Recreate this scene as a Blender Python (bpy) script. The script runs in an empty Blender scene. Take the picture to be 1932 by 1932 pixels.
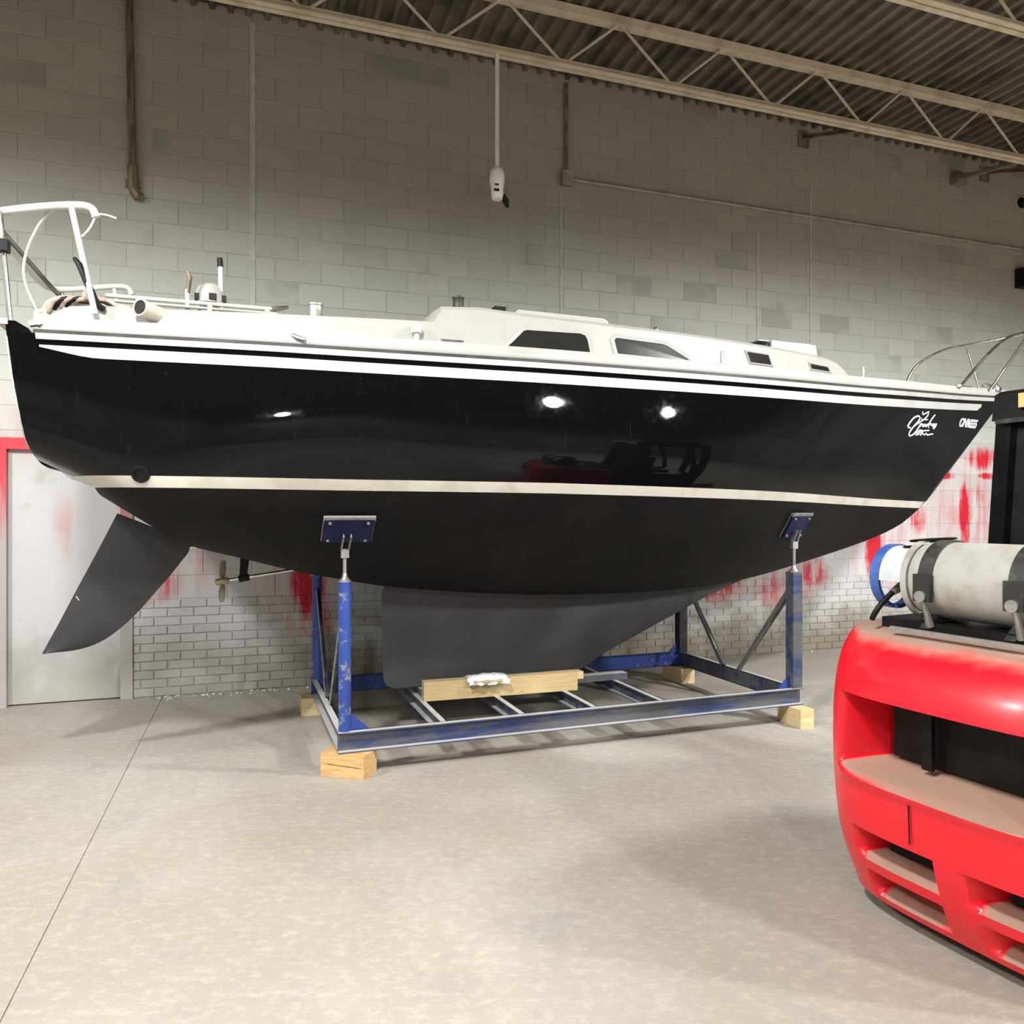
import bpy, bmesh, math, random
from mathutils import Vector, Matrix
rnd = random.Random(7)
sc = bpy.context.scene
COL = sc.collection
R = math.radians

# ------------------------------------------------------------------ camera, world, exposure
cam_d = bpy.data.cameras.new('camera')
cam_d.sensor_width = 36.0
cam_d.lens = 1450.0 / 1932.0 * 36.0
cam_d.clip_start = 0.05
cam = bpy.data.objects.new('camera', cam_d)
COL.objects.link(cam)
cam.location = (0, 0, 1.6)
YAW = R(-19.0)                      # the hall's long wall runs along world X
cam.rotation_euler = (R(90), 0, YAW)
sc.camera = cam
world = bpy.data.worlds.new('world')
world.use_nodes = True
world.node_tree.nodes['Background'].inputs[0].default_value = (0.5, 0.52, 0.55, 1)
world.node_tree.nodes['Background'].inputs[1].default_value = 0.02
sc.world = world
sc.view_settings.view_transform = 'Standard'
sc.view_settings.look = 'None'
sc.view_settings.gamma = 1.0
sc.view_settings.use_curve_mapping = False
sc.view_settings.exposure = -0.12
sc.cycles.use_denoising = True
sc.cycles.max_bounces = 5
sc.cycles.diffuse_bounces = 2
sc.cycles.glossy_bounces = 3
sc.cycles.use_adaptive_sampling = True
sc.cycles.adaptive_threshold = 0.08
sc.cycles.adaptive_min_samples = 16
sc.cycles.sample_clamp_indirect = 6.0
LAMP_Z = 5.25
# x, y (viewer's frame), watts
LAMPS = [(-1.4, 0.9, 560), (5.6, -1.6, 560), (9.5, -0.3, 1000), (-4.8, 1.5, 430), (0.5, -7.5, 500), (5.4, 4.0, 600)]  # last three are unseen fill lamps, added to brighten floor and wall

# ------------------------------------------------------------------ helpers
def V(*a):
    return Vector(a)

class MB:
    """collects shapes, builds ONE mesh object"""
    def __init__(s):
        s.v = []; s.f = []
    def add(s, vs, fs):
        o = len(s.v)
        s.v += [tuple(p) for p in vs]
        s.f += [tuple(i + o for i in q) for q in fs]
        return s
    def hexa(s, p):
        return s.add(p, [(0, 3, 2, 1), (4, 5, 6, 7), (0, 1, 5, 4), (1, 2, 6, 5), (2, 3, 7, 6), (3, 0, 4, 7)])
    def box(s, x0, x1, y0, y1, z0, z1):
        return s.hexa([(x0, y0, z0), (x1, y0, z0), (x1, y1, z0), (x0, y1, z0), (x0, y0, z1), (x1, y0, z1), (x1, y1, z1), (x0, y1, z1)])
    def bar(s, a, b, w, h, up=(0, 0, 1)):
        a = Vector(a); b = Vector(b); d = (b - a).normalized(); up = Vector(up)
        x = d.cross(up)
        if x.length < 1e-4: x = d.cross(Vector((0, 1, 0)))
        x.normalize(); y = x.cross(d).normalized()
        x *= w / 2; y *= h / 2
        return s.hexa([a - x - y, a + x - y, a + x + y, a - x + y, b - x - y, b + x - y, b + x + y, b - x + y])
    def loft(s, rings, closed=True, cap=True):
        n = len(rings[0]); vs = [p for r in rings for p in r]; fs = []
        for i in range(len(rings) - 1):
            for j in range(n if closed else n - 1):
                k = (j + 1) % n
                fs.append((i * n + j, i * n + k, (i + 1) * n + k, (i + 1) * n + j))
        if cap and closed:
            fs.append(tuple(range(n - 1, -1, -1)))
            fs.append(tuple((len(rings) - 1) * n + j for j in range(n)))
        return s.add(vs, fs)
    def tube(s, pts, r, n=8):
        pts = [Vector(p) for p in pts]; rings = []; prev = None
        for i, p in enumerate(pts):
            d = (pts[min(i + 1, len(pts) - 1)] - pts[max(i - 1, 0)]).normalized()
            if prev is None:
                prev = d.orthogonal().normalized()
            x = (prev - d * prev.dot(d)).normalized(); prev = x
            y = d.cross(x)
            rr = r
            if isinstance(r, (list, tuple)):
                q = i / (len(pts) - 1) * (len(r) - 1); k0 = min(int(q), len(r) - 2); rr = r[k0] + (r[k0 + 1] - r[k0]) * (q - k0)
            rings.append([p + x * rr * math.cos(2 * math.pi * k / n) + y * rr * math.sin(2 * math.pi * k / n) for k in range(n)])
        return s.loft(rings)
    def lathe(s, prof, o=(0, 0, 0), ax=(0, 0, 1), n=20, cap=True):
        o = Vector(o); ax = Vector(ax).normalized(); x = ax.orthogonal().normalized(); y = ax.cross(x)
        return s.loft([[o + ax * h + (x * math.cos(2 * math.pi * k / n) + y * math.sin(2 * math.pi * k / n)) * r for k in range(n)] for r, h in prof], cap=cap)
    def prism(s, poly, d):
        d = Vector(d)
        return s.loft([[Vector(p) for p in poly], [Vector(p) + d for p in poly]])
    def build(s, name, m, parent=None, smooth=False, bevel=0, angle=40):
        me = bpy.data.meshes.new(name)
        bm = bmesh.new()
        vs = [bm.verts.new(p) for p in s.v]
        for q in s.f:
            if len(set(q)) > 2:
                try: bm.faces.new([vs[i] for i in q])
                except ValueError: pass
        bmesh.ops.remove_doubles(bm, verts=bm.verts, dist=1e-5) if smooth else None
        if bevel:
            es = [e for e in bm.edges if len(e.link_faces) == 2 and e.calc_face_angle(0) > R(30)]
            bmesh.ops.bevel(bm, geom=es, offset=bevel, segments=2, affect='EDGES', profile=0.5)
        bmesh.ops.recalc_face_normals(bm, faces=bm.faces)
        if smooth:
            for q in bm.faces: q.smooth = True
            for e in bm.edges:
                if len(e.link_faces) == 2 and e.calc_face_angle(0) > R(angle): e.smooth = False
        bm.to_mesh(me); bm.free()
        me.materials.append(m)
        o = bpy.data.objects.new(name, me)
        COL.objects.link(o)
        if parent: o.parent = parent
        return o

def tag(o, label=None, cat=None, group=None, kind=None):
    if label: o['label'] = label
    if cat: o['category'] = cat
    if group: o['group'] = group
    if kind: o['kind'] = kind
    return o

def empty(name, loc=(0, 0, 0), rz=0.0, label=None, cat=None, group=None, kind=None):
    o = bpy.data.objects.new(name, None)
    o.empty_display_size = 0.2
    COL.objects.link(o)
    o.location = loc; o.rotation_euler = (0, 0, rz)
    return tag(o, label, cat, group, kind)

def lerp(a, b, t): return a + (b - a) * t
def ss(a, b, x):
    t = min(1, max(0, (x - a) / (b - a))); return t * t * (3 - 2 * t)
def spline(xs, ys):
    """monotone-ish cubic (Catmull) through a table"""
    n = len(xs); m = []
    for i in range(n):
        if i == 0: m.append((ys[1] - ys[0]) / (xs[1] - xs[0]))
        elif i == n - 1: m.append((ys[-1] - ys[-2]) / (xs[-1] - xs[-2]))
        else: m.append((ys[i + 1] - ys[i - 1]) / (xs[i + 1] - xs[i - 1]))
    def f(x):
        if x <= xs[0]: return ys[0] + m[0] * (x - xs[0])
        if x >= xs[-1]: return ys[-1] + m[-1] * (x - xs[-1])
        i = 0
        while x > xs[i + 1]: i += 1
        h = xs[i + 1] - xs[i]; t = (x - xs[i]) / h
        return ((2 * t ** 3 - 3 * t * t + 1) * ys[i] + (t ** 3 - 2 * t * t + t) * h * m[i] + (3 * t * t - 2 * t ** 3) * ys[i + 1] + (t ** 3 - t * t) * h * m[i + 1])
    return f

# ------------------------------------------------------------------ materials
class NT:
    def __init__(s, name):
        s.m = bpy.data.materials.new(name); s.m.use_nodes = True
        s.t = s.m.node_tree; s.b = s.t.nodes['Principled BSDF']
    def n(s, typ, **kw):
        o = s.t.nodes.new(typ)
        for k, v in kw.items(): setattr(o, k, v)
        return o
    def set(s, sock, v):
        if hasattr(v, 'is_output'): s.t.links.new(v, sock)
        elif isinstance(v, tuple) and len(v) == 3 and sock.type == 'RGBA': sock.default_value = (*v, 1)
        else: sock.default_value = v
    def math(s, op, a, b=0.0, clamp=False):
        o = s.n('ShaderNodeMath', operation=op, use_clamp=clamp)
        s.set(o.inputs[0], a); s.set(o.inputs[1], b); return o.outputs[0]
    def mix(s, fac, a, b, mode='MIX'):
        o = s.n('ShaderNodeMix', data_type='RGBA', blend_type=mode)
        s.set(o.inputs[0], fac); s.set(o.inputs[6], a); s.set(o.inputs[7], b); return o.outputs[2]
    def coord(s, kind='Object'):
        return s.n('ShaderNodeTexCoord').outputs[kind]
    def scale(s, vec, sc_):
        o = s.n('ShaderNodeMapping'); s.set(o.inputs[0], vec); o.inputs[3].default_value = sc_; return o.outputs[0]
    def noise(s, vec, scale, detail=4, rough=0.55):
        o = s.n('ShaderNodeTexNoise'); s.set(o.inputs['Vector'], vec)
        o.inputs['Scale'].default_value = scale; o.inputs['Detail'].default_value = detail; o.inputs['Roughness'].default_value = rough
        return o.outputs['Fac']
    def ramp(s, fac, lo, hi):
        o = s.n('ShaderNodeMapRange', interpolation_type='SMOOTHSTEP')
        s.set(o.inputs[0], fac); o.inputs[1].default_value = lo; o.inputs[2].default_value = hi
        return o.outputs[0]
    def bump(s, h, strength, dist=0.01):
        o = s.n('ShaderNodeBump'); s.set(o.inputs['Height'], h)
        o.inputs['Strength'].default_value = strength; o.inputs['Distance'].default_value = dist
        s.t.links.new(o.outputs[0], s.b.inputs['Normal'])
    def out(s, col=None, rough=None, metal=None, **kw):
        if col is not None: s.set(s.b.inputs['Base Color'], col)
        if rough is not None: s.set(s.b.inputs['Roughness'], rough)
        if metal is not None: s.set(s.b.inputs['Metallic'], metal)
        for k, v in kw.items(): s.set(s.b.inputs[k], v)
        return s.m

def worn(name, a, b, rough=0.5, metal=0.0, scale=6, lo=0.45, hi=0.65, bump=0.1, stretch=(1, 1, 1), detail=5, rough2=None, coord='Object'):
    t = NT(name); c = t.scale(t.coord(coord), stretch)
    n = t.noise(c, scale, detail)
    f = t.ramp(n, lo, hi)
    if bump: t.bump(t.noise(c, scale * 6, 3), bump, 0.004)
    r = rough if rough2 is None else t.math('ADD', t.math('MULTIPLY', f, rough2 - rough), rough)
    return t.out(t.mix(f, a, b), r, metal)

M = {}
M['gelcoat'] = worn('white_gelcoat', (.41, .41, .40), (.365, .36, .35), .35, scale=3, lo=.5, hi=.8, bump=0.02)
M['deck'] = worn('cream_deck', (.39, .385, .355), (.34, .33, .30), .45, scale=4, lo=.5, hi=.8, bump=0.03)
M['boot'] = worn('cream_boot_stripe', (.62, .60, .53), (.54, .51, .44), .4, scale=5, bump=0.02)
M['stripe'] = worn('white_stripe', (.50, .50, .495), (.45, .45, .445), .35, scale=5, bump=0)
t = NT('black_topsides'); c = t.coord()
st = t.noise(t.scale(c, (9, 9, .35)), 3, 3, .6)
sp = t.noise(c, 14, 6, .7)
wear = t.math('MULTIPLY', t.ramp(st, .60, .82), t.ramp(sp, .42, .7))
M['topsides'] = t.out(t.mix(t.math('MULTIPLY', wear, .55), (.0025, .003, .0035), (.03, .032, .034)), t.math('ADD', t.math('MULTIPLY', t.ramp(sp, .4, .75), .05), .03), 0.0, **{'Specular IOR Level': .25})
M['antifoul'] = worn('black_bottom_paint', (.003, .0027, .0025), (.006, .0053, .0048), .65, scale=2.5, lo=.4, hi=.7, bump=0.15)
M['antifoul'].node_tree.nodes['Principled BSDF'].inputs['Specular IOR Level'].default_value = .22
M['keel'] = worn('grey_black_keel_paint', (.040, .042, .045), (.058, .061, .065), .5, scale=2, lo=.35, hi=.7, bump=0.2)
M['rudder'] = worn('charcoal_rudder_paint', (.024, .024, .026), (.030, .030, .032), .55, scale=3, lo=.4, hi=.7, bump=0.05)
M['black'] = worn('black_rubber', (.004, .004, .004), (.010, .010, .010), .55, scale=8, bump=0.05)
M['rail'] = worn('dark_rub_rail', (.035, .033, .03), (.06, .058, .052), .5, scale=6, bump=0.05)
M['pane'] = NT('smoked_pane').out((.016, .016, .014), .25, 0, **{'Specular IOR Level': .12})
M['steel'] = worn('stainless_steel', (.62, .62, .60), (.50, .50, .48), .22, 1.0, scale=9, bump=0, rough2=.35)
M['galv'] = worn('dull_galvanised', (.42, .42, .40), (.30, .30, .28), .45, .8, scale=12, bump=0.1, rough2=.6)
M['vinyl'] = worn('white_vinyl_tube', (.66, .65, .62), (.58, .57, .54), .3, scale=6, bump=0.02)
M['pvc'] = worn('beige_plastic', (.66, .60, .50), (.58, .52, .43), .45, scale=5, bump=0.05)
M['rope'] = worn('pinkish_rope', (.58, .46, .38), (.36, .26, .20), .8, scale=40, bump=0.4)
M['bronze'] = worn('weathered_bronze', (.42, .38, .25), (.28, .28, .18), .5, .5, scale=14, bump=0.15)
t = NT('chipped_blue_paint'); c = t.coord()
n1 = t.noise(c, 7, 6, .65); n2 = t.noise(t.scale(c, (1, 1, 1)), 28, 4, .6)
chip = t.math('ADD', t.math('MULTIPLY', n1, .7), t.math('MULTIPLY', n2, .3))
t.bump(n2, .15, .003)
M['blue'] = t.out(t.mix(t.ramp(chip, .55, .63), t.mix(n1, (.014, .042, .23), (.028, .075, .33)), (.22, .21, .22)), .45, 0)
t = NT('dusty_blue_steel'); c = t.coord()
n1 = t.noise(t.scale(c, (.5, 3, 3)), 4, 6, .65)
nz = t.n('ShaderNodeSeparateXYZ'); t.set(nz.inputs[0], t.n('ShaderNodeNewGeometry').outputs['Normal'])
dust = t.ramp(nz.outputs[2], .5, .9)
body = t.mix(t.ramp(n1, .36, .58), (.018, .042, .15), (.105, .108, .115))
t.bump(t.noise(c, 40, 3), .1, .003)
M['bluedusty'] = t.out(t.mix(dust, body, (.50, .50, .49)), .5, 0)
M['darksteel'] = worn('dark_blue_black_steel', (.012, .014, .022), (.05, .055, .075), .5, scale=9, bump=0.1)
M['navy'] = worn('navy_pad_paint', (.004, .008, .05), (.010, .016, .06), .6, scale=10, bump=0.1)
def woodmat(name, a, b, sc_=(1, 10, 10)):
    t = NT(name); c = t.scale(t.coord(), sc_)
    n = t.noise(c, 5, 6, .6); kn = t.noise(t.coord(), 9, 2, .4)
    t.bump(n, .2, .004)
    col = t.mix(t.ramp(n, .35, .7), a, b)
    return t.out(t.mix(t.ramp(kn, .74, .80), col, (.36, .17, .06)), .65, 0)
M['pine'] = woodmat('raw_pine', (.76, .50, .24), (.62, .34, .12))
M['palewood'] = woodmat('pale_plank', (.62, .48, .26), (.53, .39, .19), (1, 14, 14))
M['endgrain'] = woodmat('pale_timber', (.78, .62, .36), (.66, .46, .22))
M['film'] = NT('clear_plastic_film').out((.82, .82, .83), .18, 0)
t = NT('forklift_red'); c = t.coord()
gz = t.n('ShaderNodeSeparateXYZ'); t.set(gz.inputs[0], t.n('ShaderNodeNewGeometry').outputs['Normal'])
dn = t.noise(c, 5, 5, .6)
dust = t.math('MULTIPLY', t.ramp(t.math('ADD', gz.outputs[2], t.math('MULTIPLY', dn, .30)), .88, 1.12), .92)
film = t.math('MULTIPLY', t.ramp(dn, .45, .75), .09)
red = t.mix(film, (.80, .008, .022), (.70, .16, .15))
M['red'] = t.out(t.mix(dust, red, (.36, .285, .215)), t.math('ADD', t.math('MULTIPLY', dust, .5), .33), 0, **{'Coat Weight': .25, 'Coat Roughness': .2})
M['tank'] = worn('dusty_tank_paint', (.40, .40, .37), (.30, .27, .22), .4, scale=6, lo=.45, hi=.7, bump=0.25, detail=8, rough2=.6)
M['tankwhite'] = worn('white_blue_collar', (.62, .68, .70), (.50, .55, .56), .4, scale=8)
M['collarblue'] = worn('blue_collar_paint', (.03, .09, .32), (.06, .14, .40), .4, scale=9)
M['strap'] = worn('dark_strap_steel', (.030, .030, .028), (.07, .068, .06), .5, .3, scale=14, bump=0.1)
M['blackcab'] = worn('black_cab_paint', (.003, .003, .0035), (.008, .008, .008), .4, scale=5, bump=0)
for k_ in ('black', 'blackcab', 'navy' if 'navy' in M else 'black'):
    M[k_].node_tree.nodes['Principled BSDF'].inputs['Specular IOR Level'].default_value = .25
M['glass'] = NT('dark_cab_glass').out((.02, .03, .028), .03, 0, **{'Transmission Weight': .7, 'IOR': 1.45})
M['amber'] = NT('amber_plate').out((.62, .50, .20), .4, 0)
M['tyre'] = worn('tyre_rubber', (.018, .018, .018), (.04, .038, .035), .8, scale=20, bump=0.3)
M['seal'] = worn('wall_caulk', (.50, .49, .43), (.42, .41, .35), .7, scale=9)
M['conduit'] = worn('painted_conduit', (.40, .38, .31), (.30, .28, .22), .5, .2, scale=8)
M['rustpipe'] = worn('brown_pipe', (.24, .19, .11), (.10, .08, .05), .5, .3, scale=8, stretch=(4, 4, .6))
M['whitepipe'] = worn('white_pipe', (.84, .80, .70), (.76, .72, .62), .4, scale=5, bump=0.03)
M['joist'] = worn('cream_steel', (.72, .58, .42), (.56, .44, .30), .5, scale=4, bump=0.05)
M['rusty'] = worn('brown_steel', (.30, .24, .16), (.14, .11, .07), .6, .2, scale=5, bump=0.1)
M['deckmetal'] = worn('roof_deck', (.20, .17, .13), (.10, .085, .065), .55, .2, scale=2, bump=0.05)
M['vinyltext'] = NT('white_lettering').out((.82, .82, .82), .4, 0)
M['debris'] = worn('plaster_crumbs', (.72, .70, .64), (.40, .37, .30), .9, scale=20)
M['doorpaint'] = None

# wall paint (world position -> along-wall s and height z)
WX, WY, WA = -3.30, 6.59, R(19)
def wall_paint(name, door=False):
    t = NT(name)
    pos = t.n('ShaderNodeNewGeometry').outputs['Position']
    mp = t.n('ShaderNodeMapping', vector_type='TEXTURE')
    cy_, sy_ = math.cos(YAW), math.sin(YAW)
    t.set(mp.inputs[0], pos); mp.inputs[1].default_value = (WX * cy_ - WY * sy_, WX * sy_ + WY * cy_, 0); mp.inputs[2].default_value = (0, 0, WA + YAW)
    P = mp.outputs[0]
    sx = t.n('ShaderNodeSeparateXYZ'); t.set(sx.inputs[0], P); s_, z_ = sx.outputs[0], sx.outputs[2]
    big = t.noise(P, .9, 3, .6); mid = t.noise(P, 4, 4, .6); fine = t.noise(P, 22, 2, .6)
    streak = t.noise(t.scale(P, (7, 7, .7)), 1.6, 5, .65)
    oi = t.n('ShaderNodeObjectInfo').outputs['Random']; ri = t.n('ShaderNodeNewGeometry').outputs['Random Per Island']
    rv = t.math('FRACT', t.math('ADD', t.math('MULTIPLY', oi, 7.31), t.math('MULTIPLY', ri, 5.17)))
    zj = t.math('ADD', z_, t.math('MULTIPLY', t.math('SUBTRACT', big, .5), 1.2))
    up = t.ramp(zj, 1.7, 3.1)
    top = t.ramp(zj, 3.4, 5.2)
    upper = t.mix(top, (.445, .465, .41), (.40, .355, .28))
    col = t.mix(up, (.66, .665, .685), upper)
    # block-to-block tone, a few repainted darker blocks
    col = t.mix(t.math('MULTIPLY', rv, .16), col, (.20, .19, .17))
    if not door:
        patch = t.math('MULTIPLY', t.ramp(rv, .86, .90), t.math('MULTIPLY', up, t.ramp(big, .50, .60)))
        col = t.mix(t.math('MULTIPLY', patch, .45), col, (.23, .235, .23))
    # grime: brown stains low on the brick and streaks
    low = t.math('SUBTRACT', 1.0, t.ramp(t.math('ADD', z_, t.math('MULTIPLY', t.math('SUBTRACT', mid, .5), .9)), .08, .80))
    gs = t.math('ADD', .55, t.math('MULTIPLY', t.ramp(s_, .6, 2.2), .45))
    col = t.mix(t.math('MULTIPLY', t.math('MULTIPLY', low, gs), .88), col, (.21, .18, .115))
    blot = t.math('MULTIPLY', t.ramp(t.noise(P, 2.2, 4, .7), .56, .72), .35)
    col = t.mix(blot, col, (.30, .28, .23))
    # red paint: soft-edged splashes and drips, each (s, z, rs, rz, strength)
    acc = None
    for (a, b, ra, rb, k) in [(1.50, .95, .20, .50, 1.2), (1.55, .60, .34, .25, .6), (.22, .98, .30, .22, .65), (.05, .85, .18, .12, .8), (5.9, .80, .5, .28, .75), (6.75, .75, .6, .35, .55), (7.18, .90, .30, .25, .8),
                              (8.08, 1.10, .17, .50, 1.2), (8.75, 1.52, .22, .26, .75), (9.52, 1.55, .14, .52, 1.3), (9.72, 1.80, .22, .26, .6), (9.85, 2.27, .40, .20, .9), (9.2, 2.05, .25, .06, 1.1), (9.95, 2.06, .28, .06, 1.2), (9.6, 1.6, 1.1, 1.0, .40), (8.3, 1.1, .9, .7, .36),
                              (-.5, 2.35, .9, .5, .34), (.3, 1.2, .8, .5, .36), (-.45, 1.45, .22, .45, .30), (1.4, 1.0, .6, .7, .34), (3.2, 1.0, 1.0, .4, .25)]:
        da = t.math('DIVIDE', t.math('SUBTRACT', s_, a), ra); db = t.math('DIVIDE', t.math('SUBTRACT', z_, b), rb)
        d2 = t.math('ADD', t.math('MULTIPLY', da, da), t.math('MULTIPLY', db, db))
        g = t.math('MULTIPLY', t.math('SUBTRACT', 1.0, d2, clamp=True), k)
        acc = g if acc is None else t.math('MAXIMUM', acc, g)
    rm = t.math('MULTIPLY', acc, t.math('ADD', .35, t.math('MULTIPLY', t.ramp(t.math('ADD', t.math('MULTIPLY', streak, .7), t.math('MULTIPLY', mid, .3)), .36, .62), .95)))
    col = t.mix(t.ramp(rm, .05, .95), col, (.60, .010, .030))
    t.bump(fine, .2, .004)
    return t.out(col, .62, 0)
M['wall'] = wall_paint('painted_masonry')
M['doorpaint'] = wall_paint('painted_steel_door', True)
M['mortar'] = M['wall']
M['plainwall'] = worn('dim_painted_wall', (.22, .23, .22), (.15, .15, .14), .7, scale=.7, bump=0.1)
t = NT('red_white_frame'); c = t.coord()
sz = t.n('ShaderNodeSeparateXYZ'); t.set(sz.inputs[0], c)
fr = t.ramp(t.math('ADD', sz.outputs[2], t.math('MULTIPLY', t.noise(t.scale(c, (6, 6, 1)), 4, 4), .9)), 1.6, 2.55)
M['doorframe'] = t.out(t.mix(fr, (.45, .42, .42), (.62, .04, .06)), .5, 0)

t = NT('concrete'); c = t.coord('Object')
b1 = t.noise(c, .55, 3, .6); b2 = t.noise(c, 2.6, 5, .7); b3 = t.noise(t.scale(c, (1, 1.5, 1)), 15, 5, .8); b4 = t.noise(c, 40, 2, .7)
col = t.mix(t.ramp(b1, .38, .66), (.37, .33, .272), (.445, .42, .37))
col = t.mix(t.math('MULTIPLY', t.ramp(b2, .52, .70), .55), col, (.31, .305, .29))
col = t.mix(t.math('MULTIPLY', t.ramp(b3, .46, .70), .26), col, (.55, .515, .455))
col = t.mix(t.math('MULTIPLY', t.ramp(b3, .62, .46), .25), col, (.26, .245, .22))
t.bump(b4, .3, .004)
M['floor'] = t.out(col, .72, 0)
M['joint'] = worn('joint_dirt', (.34, .29, .22), (.44, .39, .31), .9, scale=10)

# ------------------------------------------------------------------ setting
CW, SW = math.cos(WA), math.sin(WA)
CEIL = 6.05
floor = MB().box(-14, 18, -16, 14, -.30, -.005).build('floor', M['joint'])
tag(floor, kind='structure')
# slabs either side of the control joint that runs towards the camera from the wall
ja = Vector((-2.93, 6.37)); jb = Vector((-1.95, 3.44)); jd = (jb - ja).normalized()
def jp(y): return ja.x + (y - ja.y) * (jd.x / jd.y)
g = .0025
MB().prism([(-14, -16, -.3), (jp(-16) - g, -16, -.3), (jp(14) - g, 14, -.3), (-14, 14, -.3)], (0, 0, .30)).build('slab', M['floor'], floor)
MB().prism([(jp(-16) + g, -16, -.3), (18, -16, -.3), (18, 14, -.3), (jp(14) + g, 14, -.3)], (0, 0, .30)).build('slab', M['floor'], floor)

S0, S1 = -4.4, 15.6
DS0, DS1, DZ = -.93, -.005, 2.16          # door opening
wm = MB()
wm.box(S0, DS0, .0, .25, 0, CEIL + .3); wm.box(DS1, S1, .0, .25, 0, CEIL + .3); wm.box(DS0, DS1, .0, .25, DZ, CEIL + .3)
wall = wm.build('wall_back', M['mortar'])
wall.location = (WX, WY, 0); wall.rotation_euler = (0, 0, WA)
tag(wall, kind='structure')

def proj(s, z, d=0.0):
    x = WX + s * CW + d * SW; y = WY + s * SW - d * CW
    return 966 + 1450 * x / y, 966 - 1450 * (z - 1.6) / y, y
TOPX = [0, 90, 640, 820, 835, 1150, 1320, 1600, 1890, 1932]; TOPY = [610, 560, 600, 610, 578, 600, 630, 700, 735, 735]
BOTX = [0, 80, 150, 240, 360, 560, 720, 722, 1100, 1330, 1640, 1750, 1890]; BOTY = [620, 890, 920, 975, 1028, 1080, 1107, 1300, 1260, 1120, 1020, 945, 770]
def tab(x, xs, ys):
    if x <= xs[0]: return ys[0]
    for i in range(len(xs) - 1):
        if x <= xs[i + 1]: return lerp(ys[i], ys[i + 1], (x - xs[i]) / (xs[i + 1] - xs[i]))
    return ys[-1]
def seen(s, z):
    px, py, d = proj(s, z)
    if not (-20 < px < 1952 and 225 < py < 1690): return 0
    if px > 1640 and py > 1010: return 0
    if px > 1885 and py > 735: return 0
    if tab(px, TOPX, TOPY) + 8 < py < tab(px, BOTX, BOTY) - 8: return 0
    return 1.0 / (d * d)
def masonry(unit_l, unit_h, z0, rows, name, gap, out, chamf):
    """units clipped at the door; returns list of (s0,s1,z0,z1)"""
    res = []
    for r in range(rows):
        za, zb = z0 + r * unit_h + gap / 2, z0 + (r + 1) * unit_h - gap / 2
        off = (r % 2) * unit_l / 2
        k = math.floor((S0 - off) / unit_l)
        while True:
            a = off + k * unit_l + gap / 2; b = a + unit_l - gap; k += 1
            if a > S1: break
            a = max(a, S0); b = min(b, S1)
            if b - a < .03: continue
            if za < DZ + .05 and b > DS0 - .05 and a < DS1 + .05:
                if a < DS0 - .08: res.append((a, DS0 - .055, za, zb))
                if b > DS1 + .08: res.append((DS1 + .055, b, za, zb))
                continue
            res.append((a, b, za, zb))
    def unit(mb, l, h, cx=0., cz=0., y=0.):
        x, zz = l / 2, h / 2; c = chamf
        o = [(cx - x, y + .01, cz - zz), (cx + x, y + .01, cz - zz), (cx + x, y + .01, cz + zz), (cx - x, y + .01, cz + zz)]
        m_ = [(cx - x, y - out + c, cz - zz), (cx + x, y - out + c, cz - zz), (cx + x, y - out + c, cz + zz), (cx - x, y - out + c, cz + zz)]
        f_ = [(cx - x + c, y - out, cz - zz + c), (cx + x - c, y - out, cz - zz + c), (cx + x - c, y - out, cz + zz - c), (cx - x + c, y - out, cz + zz - c)]
        mb.loft([o, m_, f_])
    sc_ = sorted(range(len(res)), key=lambda i: -seen((res[i][0] + res[i][1]) / 2, (res[i][2] + res[i][3]) / 2) * (res[i][1] - res[i][0]))
    top = [i for i in sc_[:300] if seen((res[i][0] + res[i][1]) / 2, (res[i][2] + res[i][3]) / 2) > 0]
    cache = {}
    for i in top:
        a, b, za, zb = res[i]; key = round(b - a, 3)
        if key not in cache:
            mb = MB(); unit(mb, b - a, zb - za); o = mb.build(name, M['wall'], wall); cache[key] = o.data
        else:
            o = bpy.data.objects.new(name, cache[key]); COL.objects.link(o); o.parent = wall
        o.location = ((a + b) / 2, rnd.uniform(-.0015, .0015), (za + zb) / 2)
    ts = set(top); mb = MB()
    for i, (a, b, za, zb) in enumerate(res):
        if i not in ts: unit(mb, b - a, zb - za, (a + b) / 2, (za + zb) / 2, rnd.uniform(-.0015, .0015))
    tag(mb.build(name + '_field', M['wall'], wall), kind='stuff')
BR = 11 * .0764
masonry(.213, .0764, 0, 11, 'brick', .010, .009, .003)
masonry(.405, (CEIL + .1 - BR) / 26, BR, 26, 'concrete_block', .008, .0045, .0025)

# vertical control joints: caulk strips
for k, (s_, za, zb) in enumerate([(1.02, 2.6, 6.0), (4.02, 2.9, 4.9), (6.42, 2.9, 4.75), (7.15, 2.9, 5.4)]):
    o = MB().box(s_ - .022 if k == 0 else s_ - .011, s_ + .022 if k == 0 else s_ + .011, -.0115, 0, za, zb).build('trim_%d' % (k + 1), M['seal'])
    o.location = wall.location; o.rotation_euler = wall.rotation_euler; tag(o, kind='structure')

# door in the wall
door = empty('door_1', (WX, WY, 0), WA, kind='structure')
MB().box(DS0 + .045, DS1 - .045, .02, .065, .012, DZ - .045).build('door_leaf', M['doorpaint'], door)
fm = MB()
MB().box(DS0 - .05, DS0 + .045, -.035, .10, 0, DZ + .05).build('jamb', M['doorframe'], door)
MB().box(DS1 - .045, DS1 + .05, -.022, .10, 0, DZ - .046).build('jamb', M['doorframe'], door)
MB().box(DS0 + .046, DS1 + .05, -.035, .10, DZ - .045, DZ + .05).build('lintel', M['doorframe'], door)

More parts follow.
